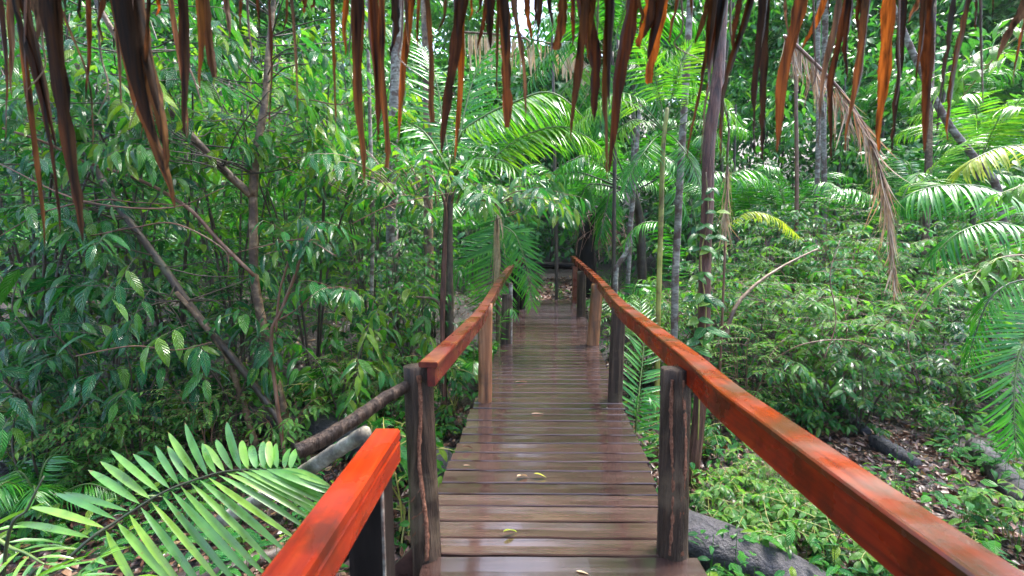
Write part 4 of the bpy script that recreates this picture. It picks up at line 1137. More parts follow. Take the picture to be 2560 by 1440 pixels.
def arch_palm():
    rng = np.random.default_rng(112)
    b = gz(1120, 7.6)
    t = thing('arching_palm', 'palm with two bright fronds arching over the far end of the bridge', 'palm', b)
    Q = lambda px, py, d=7.1: P(px, py, d) - b
    m = MB(); stick(m, [np.array([0, 0, -.1]), Q(1120, 560, 7.51), Q(1130, 440, 7.43)], [.09, .08, .07], 10, rng, .05); m.build('trunk', M['bark_dark'], t)
    s0 = Q(1130, 440, 7.43)
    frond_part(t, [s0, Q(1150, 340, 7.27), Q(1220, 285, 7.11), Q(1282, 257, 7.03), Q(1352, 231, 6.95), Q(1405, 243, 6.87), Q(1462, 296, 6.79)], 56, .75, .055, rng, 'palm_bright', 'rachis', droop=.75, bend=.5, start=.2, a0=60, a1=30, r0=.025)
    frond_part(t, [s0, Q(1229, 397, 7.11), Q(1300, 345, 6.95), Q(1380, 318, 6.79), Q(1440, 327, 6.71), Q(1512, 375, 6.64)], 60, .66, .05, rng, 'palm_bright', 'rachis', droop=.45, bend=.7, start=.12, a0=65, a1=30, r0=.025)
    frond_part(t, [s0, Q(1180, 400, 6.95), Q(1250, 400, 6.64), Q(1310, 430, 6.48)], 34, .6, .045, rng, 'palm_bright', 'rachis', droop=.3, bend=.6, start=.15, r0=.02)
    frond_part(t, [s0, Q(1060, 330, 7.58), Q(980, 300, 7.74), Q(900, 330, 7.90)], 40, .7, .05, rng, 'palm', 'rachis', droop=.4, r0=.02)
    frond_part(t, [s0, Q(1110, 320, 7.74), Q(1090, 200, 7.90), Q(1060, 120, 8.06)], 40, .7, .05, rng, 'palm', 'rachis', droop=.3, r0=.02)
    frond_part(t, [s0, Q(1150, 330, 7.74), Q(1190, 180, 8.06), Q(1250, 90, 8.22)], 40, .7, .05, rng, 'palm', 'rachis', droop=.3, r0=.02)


def dark_palm():
    rng = np.random.default_rng(113)
    b = gz(1610, 11.5)
    t = thing('shaded_palm', 'dark shaded palm spreading fronds low over the path end', 'palm', b)
    Q = lambda px, py, d=11.: P(px, py, d) - b
    m = MB(); stick(m, [np.array([0, 0, -.1]), Q(1600, 560, 11.5), Q(1580, 470, 11.4)], [.12, .1, .09], 10, rng, .05); m.build('trunk', M['bark_dark'], t)
    s0 = Q(1580, 480, 11.4)
    for tip, mid in (((1380, 430), (1480, 395)), ((1330, 520), (1440, 430)), ((1420, 560), (1480, 460)), ((1500, 590), (1530, 480)), ((1700, 420), (1650, 400)), ((1720, 540), (1670, 440)), ((1500, 330), (1540, 390)), ((1640, 330), (1610, 400))):
        frond_part(t, [s0, Q(*mid, 11.2), Q((mid[0] + tip[0]) / 2, (mid[1] + tip[1]) / 2 - 12, 11), Q(*tip, 10.8)], 40, .75, .05, rng, 'palm', 'rachis_dark', droop=.5, r0=.025)


def crown_palm():
    rng = np.random.default_rng(114)
    b = gz(1640, 6.0)
    t = thing('slender_palm', 'slender palm with a yellow green stem and fine fronds spraying from its top', 'palm', b)
    Q = lambda px, py, d=6.0: P(px, py, d) - b
    m = MB(); stick(m, [np.array([0, 0, -.1]), Q(1641, 1000), Q(1645, 800), Q(1652, 560), Q(1657, 380), Q(1668, 270)], [.034, .033, .034, .033, .03, .022], 10, rng, .03, 30); m.build('trunk', M['stem_green'], t)
    s0 = Q(1664, 330)
    for tip, mid, L in (((1470, 270), (1570, 235), .45), ((1500, 400), (1580, 300), .42), ((1820, 250), (1740, 235), .45), ((1830, 400), (1760, 300), .42), ((1560, 480), (1610, 380), .4), ((1760, 500), (1720, 390), .4), ((1600, 90), (1640, 200), .42), ((1730, 110), (1690, 200), .42), ((1860, 320), (1770, 250), .42), ((1420, 330), (1550, 250), .42)):
        frond_part(t, [s0, Q((1664 + mid[0]) / 2, (330 + mid[1]) / 2 - 8), Q(*mid, 5.8), Q((mid[0] + tip[0]) / 2, (mid[1] + tip[1]) / 2 - 14, 5.7), Q(*tip, 5.6)], 34, L, .02, rng, 'palm_bright' if L > .41 else 'palm', 'rachis', droop=.35, r0=.009, start=.3)


def upper_palm():
    rng = np.random.default_rng(115)
    b = gz(1480, 9.4)
    b = np.array([2.25, 10.0, float(ground(2.25, 10.0))])
    t = thing('tall_palm', 'tall palm with wide green fronds fanning out under the thatch fringe', 'palm', b)
    Q = lambda px, py, d=10.0: P(px, py, d) - b
    m = MB(); stick(m, [np.array([0, 0, -.1]), Q(1535, 600, 10.0), Q(1536, 300, 10.0), Q(1530, 130, 10.0)], [.045, .04, .04, .04], 10, rng, .03); m.build('trunk', M['bark_dark'], t)
    s0 = Q(1530, 140)
    for tip, mid, mt in (((1270, 300), (1400, 110), 'palm'), ((1330, 380), (1430, 200), 'palm_bright'), ((1290, 120), (1410, 30), 'palm'), ((1400, 420), (1470, 230), 'palm'), ((1660, 330), (1610, 180), 'palm'), ((1770, 260), (1660, 120), 'palm_bright'), ((1500, 330), (1510, 220), 'palm'), ((1450, -80), (1490, 40), 'palm'), ((1750, 60), (1640, 50), 'palm'), ((1590, -100), (1560, 30), 'palm')):
        frond_part(t, [s0, Q((1530 + mid[0]) / 2, (140 + mid[1]) / 2 - 12), Q(*mid, 9.7), Q((mid[0] + tip[0]) / 2, (mid[1] + tip[1]) / 2 - 22, 9.5), Q(*tip, 9.4)], 46, .85, .05, rng, mt, 'rachis', droop=.35, r0=.018, start=.2)


def dead_frond():
    rng = np.random.default_rng(116)
    a = P(1985, 118, 5.6)
    t = thing('dead_palm_frond', 'long dead brown palm frond bent over and hanging in the bright thicket', 'palm frond', a)
    Q = lambda px, py, d=5.6: P(px, py, d) - a
    c = [Q(1960, 90, 5.7), Q(1997, 120), Q(2064, 186, 5.5), Q(2117, 246, 5.4), Q(2170, 334, 5.3), Q(2205, 440, 5.2), Q(2225, 560, 5.2), Q(2237, 690, 5.2)]
    mL, mR = MB(), MB()
    p = spline(c, 60); tube(mR, p, np.linspace(.022, .006, 60), 8)
    # dry leaflets, hanging and gathered along the stalk
    n = 330
    s = rng.beta(1.0, .9, n)
    pp = np.stack([np.interp(s, np.linspace(0, 1, 60), p[:, i]) for i in range(3)], -1)
    T = nrm(np.gradient(p, axis=0)); T = np.stack([np.interp(s, np.linspace(0, 1, 60), T[:, i]) for i in range(3)], -1)
    dv = T * 0.75 - UP * .75 + rng.normal(size=(n, 3)) * .2
    dv[s < .45] += -T[s < .45] * .4 - UP * .5
    L = np.interp(s, [0, .3, .7, 1], [.4, .6, .6, .35]) * rng.uniform(.6, 1.2, n)
    leaves(mL, pp, dv, rng.normal(size=(n, 3)) + np.array([0, -1, 0]), L, rng.uniform(.004, .010, n), rng.normal(size=n) * .3, .5, 5, 'strap', rng.normal(size=n) * .5)
    o = mL.build('frond', M['palm_dead'], t); mR.build('rachis', M['stem_red'], o)


def tan_fringe():
    rng = np.random.default_rng(117)
    a = P(1170, 95, 12.5)
    t = thing('dry_palm_frond', 'row of dry tan leaflets hanging from a dead frond in the misty distance', 'palm frond', a)
    Q = lambda px, py, d=12.5: P(px, py, d) - a
    c = [Q(1160, 80), Q(1260, 88), Q(1360, 105), Q(1430, 130), Q(1490, 185)]
    mL, mR = MB(), MB(); p = spline(c, 40); tube(mR, p, np.linspace(.03, .012, 40), 7)
    n = 80; s = rng.random(n)
    pp = np.stack([np.interp(s, np.linspace(0, 1, 40), p[:, i]) for i in range(3)], -1)
    leaves(mL, pp, np.array([.05, 0, -1]) + rng.normal(size=(n, 3)) * .1, np.array([0, -1, 0.]) + rng.normal(size=(n, 3)) * .4, rng.uniform(.5, 1.15, n), rng.uniform(.02, .045, n), rng.normal(size=n) * .15, .3, 4, 'strap')
    o = mL.build('frond', M['palm_tan'], t); mR.build('rachis', M['bark_tan'], o)


def fibre_palm():
    rng = np.random.default_rng(118)
    b = gz(1245, 8.6)
    t = thing('hanging_frond_palm', 'small palm with wide ribbed frond and hanging dry leaf behind curved red rail', 'palm', b)
    Q = lambda px, py, d=8.4: P(px, py, d) - b
    m = MB(); stick(m, [np.array([0, 0, -.1]), Q(1245, 700, 8.6), Q(1243, 540, 8.6)], [.05, .045, .035], 9, rng, .05); m.build('trunk', M['bark_tan'], t)
    fr = np.array([0, -1., .15])
    frond_part(t, [Q(1270, 470, 8.9), Q(1258, 560, 8.7), Q(1245, 650, 8.5), Q(1225, 760, 8.4)], 30, .95, .055, rng, 'palm', 'rachis', up=fr, droop=.08, bend=.3, start=.05, a0=70, a1=55, lift=.1, r0=.015, base=.8)
    frond_part(t, [Q(1290, 560, 9.2), Q(1250, 600, 9.0), Q(1190, 640, 8.8), Q(1120, 700, 8.6)], 30, .7, .05, rng, 'palm', 'rachis', up=np.array([0, -.8, .6]), droop=.2, bend=.4, start=.1, r0=.015)
    frond_part(t, [Q(1250, 560, 8.5), Q(1290, 590, 8.2), Q(1320, 680, 8.0), Q(1330, 760, 7.9)], 26, .5, .045, rng, 'palm', 'rachis', up=np.array([-.3, -.8, .5]), droop=.25, bend=.4, start=.1, r0=.012)
    mL, mR = MB(), MB(); p = spline([Q(1245, 510, 8.3), Q(1242, 600, 8.3), Q(1240, 660, 8.3)], 20); tube(mR, p, .012, 6)
    n = 60; s = rng.random(n) * .8
    pp = np.stack([np.interp(s, np.linspace(0, 1, 20), p[:, i]) for i in range(3)], -1)
    leaves(mL, pp + rng.normal(size=(n, 3)) * .03, np.array([0, 0, -1]) + rng.normal(size=(n, 3)) * .07, np.array([0, -1, 0.]) + rng.normal(size=(n, 3)) * .5, rng.uniform(.5, .9, n), rng.uniform(.008, .016, n), rng.normal(size=n) * .1, .4, 4, 'strap')
    o = mL.build('dry_leaf', M['palm_tan'], t); mR.build('rachis', M['bark_tan'], o)


arch_palm(); dark_palm(); crown_palm(); upper_palm(); dead_frond(); tan_fringe(); fibre_palm()


def frond_thing(name, label, ctrl, n, L, wid, mat, matr='rachis', seed=1, cat='palm', root_d=None, **kw):
    rng = np.random.default_rng(seed)
    pts = [P(*c) for c in ctrl]
    b = pts[0].copy(); b[2] = float(ground(b[0], b[1]))
    t = thing(name, label, cat, b)
    pts = [np.array([0, 0, -.05])] + [p - b for p in pts] if pts[0][2] - b[2] > .25 else [p - b for p in pts]
    q = spline(pts, 40)
    rel = np.concatenate([[0], np.cumsum(np.linalg.norm(np.diff(q, axis=0), axis=1))])
    frond_part(t, pts, n, L, wid, rng, mat, matr, **kw)
    return t


frond_thing('palm_frond', 'pale arched palm frond with long shining leaflets beside the dead frond tip', [(2640, 640, 5.6), (2560, 520, 5.5), (2470, 470, 5.4), (2380, 462, 5.3), (2300, 475, 5.2), (2250, 500, 5.2)], 46, .62, .034, 'palm', seed=121, start=.32, droop=.55, r0=.014)
frond_thing('palm_frond', 'broad arched palm frond below the pale arched one', [(2700, 720, 5.2), (2600, 600, 5.1), (2500, 555, 5.0), (2400, 580, 4.9), (2330, 640, 4.9)], 44, .55, .032, 'palm', seed=122, start=.32, droop=.4, r0=.014)
frond_thing('palm_frond', 'bright upright palm frond behind the pale arched frond', [(2250, 520, 8.0), (2310, 450, 8.0), (2360, 390, 7.9), (2420, 350, 7.8)], 40, .6, .04, 'palm_bright', seed=123, start=.25, droop=.15, r0=.014)
frond_thing('palm_frond', 'yellow green palm frond bending at the outer edge above the pale arched frond', [(2700, 420, 6.5), (2620, 370, 6.4), (2520, 365, 6.3), (2440, 395, 6.2), (2410, 420, 6.2)], 40, .55, .035, 'palm_yellow', seed=124, start=.3, droop=.4, r0=.014)
frond_thing('palm_frond', 'dark palm frond drooping over the grey bark log', [(2680, 760, 3.9), (2600, 800, 3.8), (2550, 880, 3.7), (2535, 1000, 3.6), (2540, 1120, 3.55)], 40, .42, .026, 'palm', seed=125, start=.3, up=np.array([-.2, -1, .3]), droop=.35, bend=.6, a0=75, a1=40, r0=.01)
frond_thing('palm_frond', 'fine dark palm frond hanging in the shade above the drooping frond', [(2700, 720, 4.8), (2560, 700, 4.8), (2480, 740, 4.7), (2440, 830, 4.7), (2420, 900, 4.7)], 40, .5, .022, 'palm', 'rachis_dark', seed=126, start=.2, droop=.7)
frond_thing('palm_frond', 'small pale palm frond curving near the dark red trunk', [(1760, 560, 7.6), (1800, 460, 7.5), (1850, 425, 7.4), (1905, 432, 7.3), (1945, 480, 7.2)], 34, .45, .03, 'palm', seed=127, start=.3, droop=.55, r0=.01)
frond_thing('palm_frond', 'yellow arched palm frond lying over the bright thicket', [(1800, 620, 7.4), (1850, 540, 7.2), (1900, 530, 7.1), (1950, 550, 7.0), (1995, 590, 7.0)], 34, .28, .028, 'palm_yellow', seed=128, start=.3, droop=.4, r0=.01)
frond_thing('palm_frond', 'pale palm frond curving behind the slender green stem', [(1740, 560, 9), (1690, 450, 9), (1630, 400, 8.9), (1575, 405, 8.8), (1550, 450, 8.7)], 34, .5, .035, 'palm', seed=129, start=.3, droop=.5, r0=.01)
frond_thing('palm_frond', 'light grey green palm frond standing beside the white leaning trunk', [(1690, 720, 7.5), (1690, 620, 7.5), (1660, 560, 7.4), (1600, 560, 7.3), (1560, 610, 7.2)], 34, .45, .028, 'palm', seed=130, start=.2, droop=.35, r0=.01)
frond_thing('palm_frond', 'large ribbed palm frond spreading under the handrail by the middle post', [(1590, 1060, 4.3), (1600, 960, 4.5), (1610, 850, 4.8), (1600, 760, 5.2)], 34, .36, .028, 'palm', seed=131, start=.1, up=np.array([0, -1., .4]), droop=.1, bend=.4, r0=.01)
frond_thing('palm_frond', 'small palm frond curling at the deck edge by the cut log post', [(1248, 850, 5.6), (1255, 800, 5.6), (1275, 770, 5.5), (1290, 790, 5.4)], 18, .2, .015, 'palm', seed=132, start=.2, droop=.5, r0=.006)
frond_thing('palm_frond', 'low palm frond beside the deck under the middle post', [(1590, 1080, 3.9), (1600, 1010, 3.9), (1620, 985, 3.9), (1640, 1010, 3.8)], 24, .22, .016, 'palm', seed=133, start=.1, droop=.3, r0=.006)

# procedural palms of the middle distance
PR = np.random.default_rng(140)
pf = [
    ('bright_young_palm', 'bright young palm with upright fronds between the twin pale trunks and the dead frond', 2180, 10.0, 8, 1.6, .1, 'palm_bright', .45, .035),
    ('young_palm', 'low young palm growing beside the twin pale trunks', 2080, 11.0, 8, 1.5, .1, 'palm', .45, .035),
    ('feather_palm', 'wide misty feather palm behind the dead frond bend', 1960, 13.0, 10, 3.0, 1.5, 'palm', .7, .05),
    ('feather_palm', 'tall green feather palm behind the bright upright frond', 2290, 12.0, 10, 3.4, 1.6, 'palm', .8, .05),
    ('feather_palm', 'feather palm with yellowing hanging fronds behind the last thatch strips', 2420, 11.0, 9, 2.8, 3.2, 'palm_bright', .75, .05),
    ('feather_palm', 'large misty feather palm past the grey leaning trunk', 2620, 12.5, 10, 3.2, 1.4, 'palm', .8, .05),
    ('feather_palm', 'misty feather palm behind the dark red trunk', 1840, 12.5, 10, 2.8, 1.6, 'palm', .7, .05),
    ('feather_palm', 'misty feather palm behind the tall palm fan', 1450, 15.0, 10, 3.2, 2.2, 'palm', .8, .06),
    ('feather_palm', 'bluish distant palm above the dry tan leaflets', 1280, 17.0, 10, 3.6, 4.0, 'palm', .9, .06),
    ('feather_palm', 'dark distant palm behind the arching bright fronds', 1180, 13.5, 10, 2.8, 1.4, 'palm', .7, .05),
    ('feather_palm', 'shaded palm hidden behind the forked tree', 640, 10.5, 9, 2.8, 1.0, 'palm', .7, .05),
    ('feather_palm', 'shaded palm deep in the dark thicket', 260, 9.5, 9, 2.8, 1.2, 'palm', .7, .05),
    ('young_palm', 'dark young palm low beneath the red stemmed sapling', 800, 6.6, 7, 1.0, .05, 'palm', .35, .03),
    ('young_palm', 'dark young palm low beneath the second leaning stem', 440, 5.6, 7, .9, .05, 'palm', .35, .03),
    ('young_palm', 'young palm behind the small pale post stub of the rail', 1190, 7.6, 7, 1.2, .05, 'palm', .4, .035),
    ('young_palm', 'young palm behind the orange brown post', 1580, 9.4, 7, 1.3, .05, 'palm', .45, .035),
    ('grass_leaved_palm', 'pale strap leaved plant at the dark outer edge below the thicket', 20, 3.9, 9, .9, .02, 'palm', .3, .02),
    ('feather_palm', 'distant palm behind the slender palm crown', 1720, 16.0, 10, 3.4, 3.4, 'palm', .8, .06),
    ('feather_palm', 'distant palm high behind the last thatch strips', 2300, 17.0, 10, 3.6, 5.5, 'palm', .9, .06),
]
for nm, lab, px, d, nf, L, h, mt, LL, wd in pf:
    palm(nm, lab, 'palm', gz(px, d), PR, nf, L, h, mt, 'bark_dark', .06, nl=34, LL=LL, wid=wd, droop=.4)

# ------------------------------------------------------------------ slender trunks, with crowns high above
def slender(name, label, pts, rad, mat, seed, crown=True, cr=1.6, cn=70, vines=False):
    rng = np.random.default_rng(seed)
    d0 = pts[0][2]
    b = gz(pts[0][0], d0)
    t = thing(name, label, 'tree', b)
    q = [np.array([0, 0, -.15])] + [P(*p) - b for p in pts[1:]]
    m = MB(); stick(m, q, rad, 12, rng, .035, 36); m.build('trunk', M[mat], t)
    if crown:
        mS, mL = MB(), MB(); c = q[-1]
        top = P(1280, -60, d0)[2] - b[2] + cr * .9
        if c[2] < top: c = np.array([c[0], c[1], top]); tube(m2 := MB(), spline([q[-1] - (q[-1] - q[-2]) * .01, (q[-1] + c) / 2, c], 8), [rad[-1], rad[-1] * .7], 10); m2.build('upper_trunk', M[mat], t)
        for j in range(cn // 3):
            v = nrm(rng.normal(size=3)) * cr * rng.random() ** .4 * np.array([1, 1, .6])
            e = c + v + UP * cr * .25
            if rng.random() < .6: tube(mS, spline([c, c + v * .5 + rng.normal(size=3) * .1, e], 6), [.018, .006], 5, caps=False)
            for _ in range(2):
                twig(mS, mL, e, v + rng.normal(size=3) * .6, rng.uniform(.3, .6), 8, .16, .07, rng, .4, seg=4)
        mS.build('branches', M['bark_dark'], t); mL.build('crown', M['leaf_far'], t)
    return t


slender('white_barked_tree', 'white lichened slender trunk with dark patches rising behind the long orange handrail', [(1690, 0, 6.6), (1685, 832, 6.6), (1688, 691, 6.6), (1695, 550, 6.6), (1699, 457, 6.6), (1716, 176, 6.6), (1722, 60, 6.6), (1735, -200, 6.6)], [.055, .055, .052, .05, .048, .04], 'bark_pale', 201)
slender('red_barked_tree', 'dark red stringy barked trunk carrying climbing leaves beside the long handrail', [(1748, 0, 4.45), (1746, 1050, 4.45), (1757, 900, 4.45), (1760, 796, 4.45), (1762, 656, 4.45), (1768, 506, 4.45), (1772, 352, 4.45), (1790, 230, 4.45), (1800, 100, 4.5), (1815, -300, 4.5)], [.068, .06, .058, .056, .058, .055, .05], 'bark_red', 202, cr=1.2)
slender('pale_thin_tree', 'very thin pale trunk standing alone in front of the glossy thicket', [(930, 0, 6.8), (930, 930, 6.8), (928, 800, 6.8), (930, 690, 6.8), (932, 520, 6.8), (925, 300, 6.9), (915, -100, 7)], [.032, .03, .028, .025], 'bark_pale', 203, cr=1.2, cn=40)
slender('pale_spotted_tree', 'wider pale grey trunk half hidden behind glossy leaves', [(985, 0, 9.4), (985, 700, 9.4), (980, 540, 9.4), (990, 200, 9.4), (1000, -100, 9.4)], [.14, .125, .12, .1], 'bark_pale', 204)
slender('mottled_tree', 'brown mottled trunk beside the wide ribbed palm frond', [(1072, 0, 10.5), (1072, 650, 10.5), (1070, 540, 10.5), (1068, 200, 10.5), (1060, -80, 10.5)], [.12, .11, .1, .09], 'bark_tan', 205)
slender('thin_pole_tree', 'thin straight dark trunk standing in the middle of the path end', [(1392, 0, 11.3), (1391, 640, 11.3), (1388, 500, 11.3), (1385, 300, 11.4), (1380, 60, 11.6)], [.045, .042, .038, .03], 'bark_dark', 206, crown=False)
slender('white_leaning_tree', 'kinked white thin trunk leaning beside the far handrail', [(1540, 0, 9.0), (1539, 690, 9.0), (1546, 660, 9.0), (1566, 625, 9.0), (1578, 540, 9.0), (1586, 450, 9), (1600, 250, 9)], [.05, .048, .046, .045, .035], 'bark_pale', 207, crown=False)
slender('grey_thin_tree', 'thin grey spotted trunk right behind the kinked white one', [(1568, 0, 10), (1570, 700, 10), (1576, 600, 10), (1582, 420, 10), (1585, 150, 10)], [.05, .045, .04], 'bark_pale', 208, crown=False)
slender('black_thin_tree', 'thin black trunk between the dark root tangle and the kinked white trunk', [(1530, 0, 10.4), (1533, 700, 10.4), (1534, 560, 10.4), (1538, 400, 10.4), (1545, 100, 10.4)], [.045, .04, .035], 'bark_dark', 209, crown=False)
slender('pale_twin_tree', 'thinner of two pale trunks rising under the dead frond', [(2040, 0, 12), (2042, 480, 12), (2046, 330, 12), (2045, 100, 12), (2050, -60, 12)], [.06, .055, .05], 'bark_pale', 210)
slender('pale_twin_tree', 'stouter of two pale trunks rising under the dead frond', [(2060, 0, 12.3), (2060, 480, 12.3), (2058, 330, 12.3), (2062, 100, 12.3), (2066, -60, 12)], [.08, .075, .07], 'bark_pale', 211)
slender('brown_thin_tree', 'thin brown trunk between the dark red trunk and the twin pale trunks', [(1990, 0, 10.4), (1991, 560, 10.4), (1992, 400, 10.4), (1990, 200, 10.4), (1996, -80, 10.4)], [.045, .04, .035], 'stem_red', 212, cn=40)
slender('pale_brown_tree', 'pale ringed brown trunk behind the bright upright frond', [(2318, 0, 11), (2320, 440, 11), (2322, 320, 11), (2328, 150, 11), (2335, -80, 11)], [.075, .07, .06], 'bark_tan', 213)
slender('grey_leaning_tree', 'grey trunk leaning diagonally behind the yellow green frond', [(2540, 0, 9.5), (2500, 500, 9.5), (2440, 400, 9.5), (2365, 300, 9.5), (2290, 150, 9.6), (2200, -60, 9.7)], [.07, .065, .06, .05], 'bark_pale', 214, cn=40)
slender('thin_red_vine_tree', 'thin orange brown stem with dry fibres beside the dark red trunk', [(1816, 0, 5.6), (1815, 560, 5.6), (1818, 400, 5.6), (1822, 316, 5.6), (1806, 240, 5.6), (1795, 150, 5.6)], [.014, .014, .012, .008], 'stem_red', 215, crown=False)


def dry_fibres():
    rng = np.random.default_rng(216)
    a = P(1818, 400, 5.6)
    mL = MB(); n = 60
    pos = np.stack([rng.normal(size=n) * .02, rng.normal(size=n) * .02 - .02, rng.uniform(-.75, -.05, n)], -1)
    leaves(mL, pos, np.array([0, 0, -1]) + rng.normal(size=(n, 3)) * .12, rng.normal(size=(n, 3)) + (0, -1, 0), rng.uniform(.25, .5, n), rng.uniform(.003, .007, n), rng.normal(size=n) * .3, .4, 4, 'strap')
    tag(mL.build('dry_fibre_bundle', M['palm_tan'], loc=a), 'bundle of dry tan fibres hanging on the thin orange brown stem', 'dry leaf')


dry_fibres()


def root_tangle():
    rng = np.random.default_rng(217)
    b = gz(1475, 12.0)
    t = thing('root_tangle_stump', 'dark leaning stump draped with a tangle of dry brown fronds by the path', 'stump', b)
    Q = lambda px, py, d=12.: P(px, py, d) - b
    m = MB(); stick(m, [np.array([0, 0, -.2]), Q(1462, 630), Q(1480, 560), Q(1500, 520)], [.3, .26, .2, .15], 12, rng, .1); m.build('trunk', M['black_wood'], t)
    m = MB()
    for j in range(90):
        a = Q(rng.uniform(1455, 1530), rng.uniform(520, 580), 12 + rng.normal() * .3)
        e = a + np.array([rng.normal() * .35, rng.normal() * .3 - .2, -rng.uniform(.3, 1.0)])
        tube(m, spline([a, (a + e) / 2 + rng.normal(size=3) * .12 + UP * .12, e], 7), [.009, .005], 4, caps=False)
    m.build('dry_fronds', M['stem_red'], t)


root_tangle()


def climber():
    rng = np.random.default_rng(218)
    b = gz(1742, 4.3)
    t = thing('climbing_vine', 'climbing vine with broad paired leaves gripping the dark red trunk', 'vine', b)
    Q = lambda px, py, d=4.37: P(px, py, d) - b
    m = MB(); stick(m, [Q(1745, 1100), Q(1752, 900), Q(1765, 780), Q(1752, 650), Q(1770, 540), Q(1765, 430)], [.007, .006, .005], 6, rng, .05, 40); m.build('stem', M['stem_green'], t)
    mL = MB()
    for px, py, L in ((1760, 560, .13), (1745, 585, .12), (1785, 590, .12), (1750, 620, .13), (1772, 625, .13), (1760, 680, .12), (1745, 690, .11), (1740, 745, .16), (1775, 750, .17), (1758, 735, .17), (1745, 800, .16), (1762, 820, .18), (1780, 830, .16), (1748, 850, .17), (1735, 870, .2), (1790, 530, .12), (1758, 500, .11), (1780, 470, .1)):
        for sg in (-1, 1):
            v = np.array([sg * rng.uniform(.5, 1), -.5 + rng.normal() * .2, rng.uniform(-.6, .15)])
            leaves(mL, [Q(px, py, 4.36)], [v], [rng.normal() * .2, -.7, .8], L * 1.15 * rng.uniform(.8, 1.1), L * .3, .7, .2, 7, 'ovate')
    mL.build('foliage', M['leaf_low'], t)


climber()

# ------------------------------------------------------------------ seedlings close to the bridge
SEED = []
for i, (px, py, s, lab) in enumerate([
    (1800, 1330, .75, 'pale ribbed seedling just above the fallen trunk by the deck'), (1970, 1400, .85, 'pale broad ribbed seedling nearest the frame edge below the rail'), (2080, 1400, .7, 'seedling tucked under the orange rail over the fallen trunk'), (1900, 1250, .6, 'yellow green seedling in the middle of the grass tuft'), (1830, 1220, .6, 'yellow green seedling beside the twin trailed post foot'), (1960, 1330, .7, 'bright ribbed seedling below the grass tuft'), (2250, 1350, .6, 'bright seedling past the rail among red litter'), (2400, 1400, .7, 'bright seedling at the low outer corner past the rail'), (2200, 1250, .5, 'little bright seedling past the split log end'), (1130, 1010, .95, 'wet broad leaved seedling leaning over the deck edge by the second log post'), (1015, 1180, .9, 'bright seedling between the red handrail end and the termite streaked post'), (1000, 1330, 1.0, 'leafy seedling below the red handrail, before the dark board'),
    (1075, 1060, .7, 'small seedling in the gap behind the termite streaked post'), (1780, 1250, .8, 'seedling climbing beside the twin trailed post'), (1760, 1130, .7, 'seedling at the foot of the vine covered trunk'),
    (1640, 1120, .7, 'bright seedling at the deck edge between two posts'), (1620, 1060, .6, 'small bright fern like seedling near the middle post'), (1930, 1390, .8, 'pale ribbed seedling beside the dark fallen trunk'),
    (2060, 1350, .85, 'ribbed seedling with broad leaves under the orange rail'), (2000, 1290, .7, 'ribbed seedling growing amid the short grass'), (2150, 1420, .8, 'broad ribbed seedling under the lower rail edge'),
    (1870, 1180, .6, 'little seedling between leaf litter and the orange rail'), (1840, 1300, .7, 'seedling in the grass next to the fallen trunk'), (2420, 1290, .75, 'dark seedling in the litter near the rail end'),
    (2530, 1330, .8, 'glossy seedling beside the grey bark log'), (2330, 1060, .8, 'tall seedling with paired shining leaves in the litter'), (2430, 1010, .9, 'shining seedling under the drooping dark frond'),
    (2240, 1030, .7, 'seedling above the short dark log'), (2000, 1050, .8, 'dark seedling at the thicket edge by the rail'), (1900, 1010, .7, 'dark seedling at the thicket edge near the red trunk'),
    (600, 1040, .9, 'shaded seedling before the leaning trunk base'), (500, 1080, .8, 'shaded seedling above the bright frond'), (420, 960, .9, 'shaded seedling under the wet ribbed shrub'),
    (300, 1020, .9, 'shaded seedling with light ribbed leaf amid dark litter'), (200, 1090, .9, 'shaded seedling behind the dark frond stalk'), (110, 1000, 1.0, 'shaded seedling at the outer edge above the frond'),
    (60, 1150, .9, 'shaded seedling at the outer edge beside the frond tips'), (330, 1150, .7, 'low seedling directly behind the bright frond'), (800, 1060, .8, 'seedling beside the large cracked trunk'),
    (880, 980, .9, 'bright seedling below the pale thin trunk'), (940, 1010, .9, 'bright seedling behind the sloping pole'), (860, 900, 1.0, 'seedling group leader under the glossy shrub'),
    (1010, 870, .9, 'seedling behind the termite streaked post top'), (1060, 800, .9, 'yellow tipped seedling beside the brown stub sapling'), (1150, 870, .8, 'seedling under the dark red rail'),
    (1340, 700, .8, 'bright seedling on the bank at the bridge end'), (1330, 730, .6, 'small bright seedling by the far left posts'), (1405, 745, .5, 'tiny seedling at the last plank')]):
    if lab.startswith('seedling group'): lab = 'seedling standing under the glossy shrub before the pale thin trunk'
    # depth where this pixel ray meets the ground
    r = ray(px, py); dd = np.linspace(1.5, 16, 400); zz = H + r[2] / r[1] * dd; xx = r[0] / r[1] * dd
    hit = np.argmax(zz < ground(xx, dd) + .15 * s); d = dd[hit] if hit else 6.0
    t = place('low', i % 3, px, d, s * rng.uniform(.85, 1.15) * (1.6 if px < 1200 else 1.0), lab, 'seedling', LWM if px < 1500 or py < 1150 else ('stem_green', 'leaf_light'), 'seedling', 'seedlings around the footbridge')
    t.location.x = xx[hit]

# ------------------------------------------------------------------ stuff: low undergrowth, litter, grass, far forest
def off_bridge(x, y, m=.8):
    return (np.abs(x - (0.2135 + (y - 2.56) * .0792)) > m) | (y > 11)


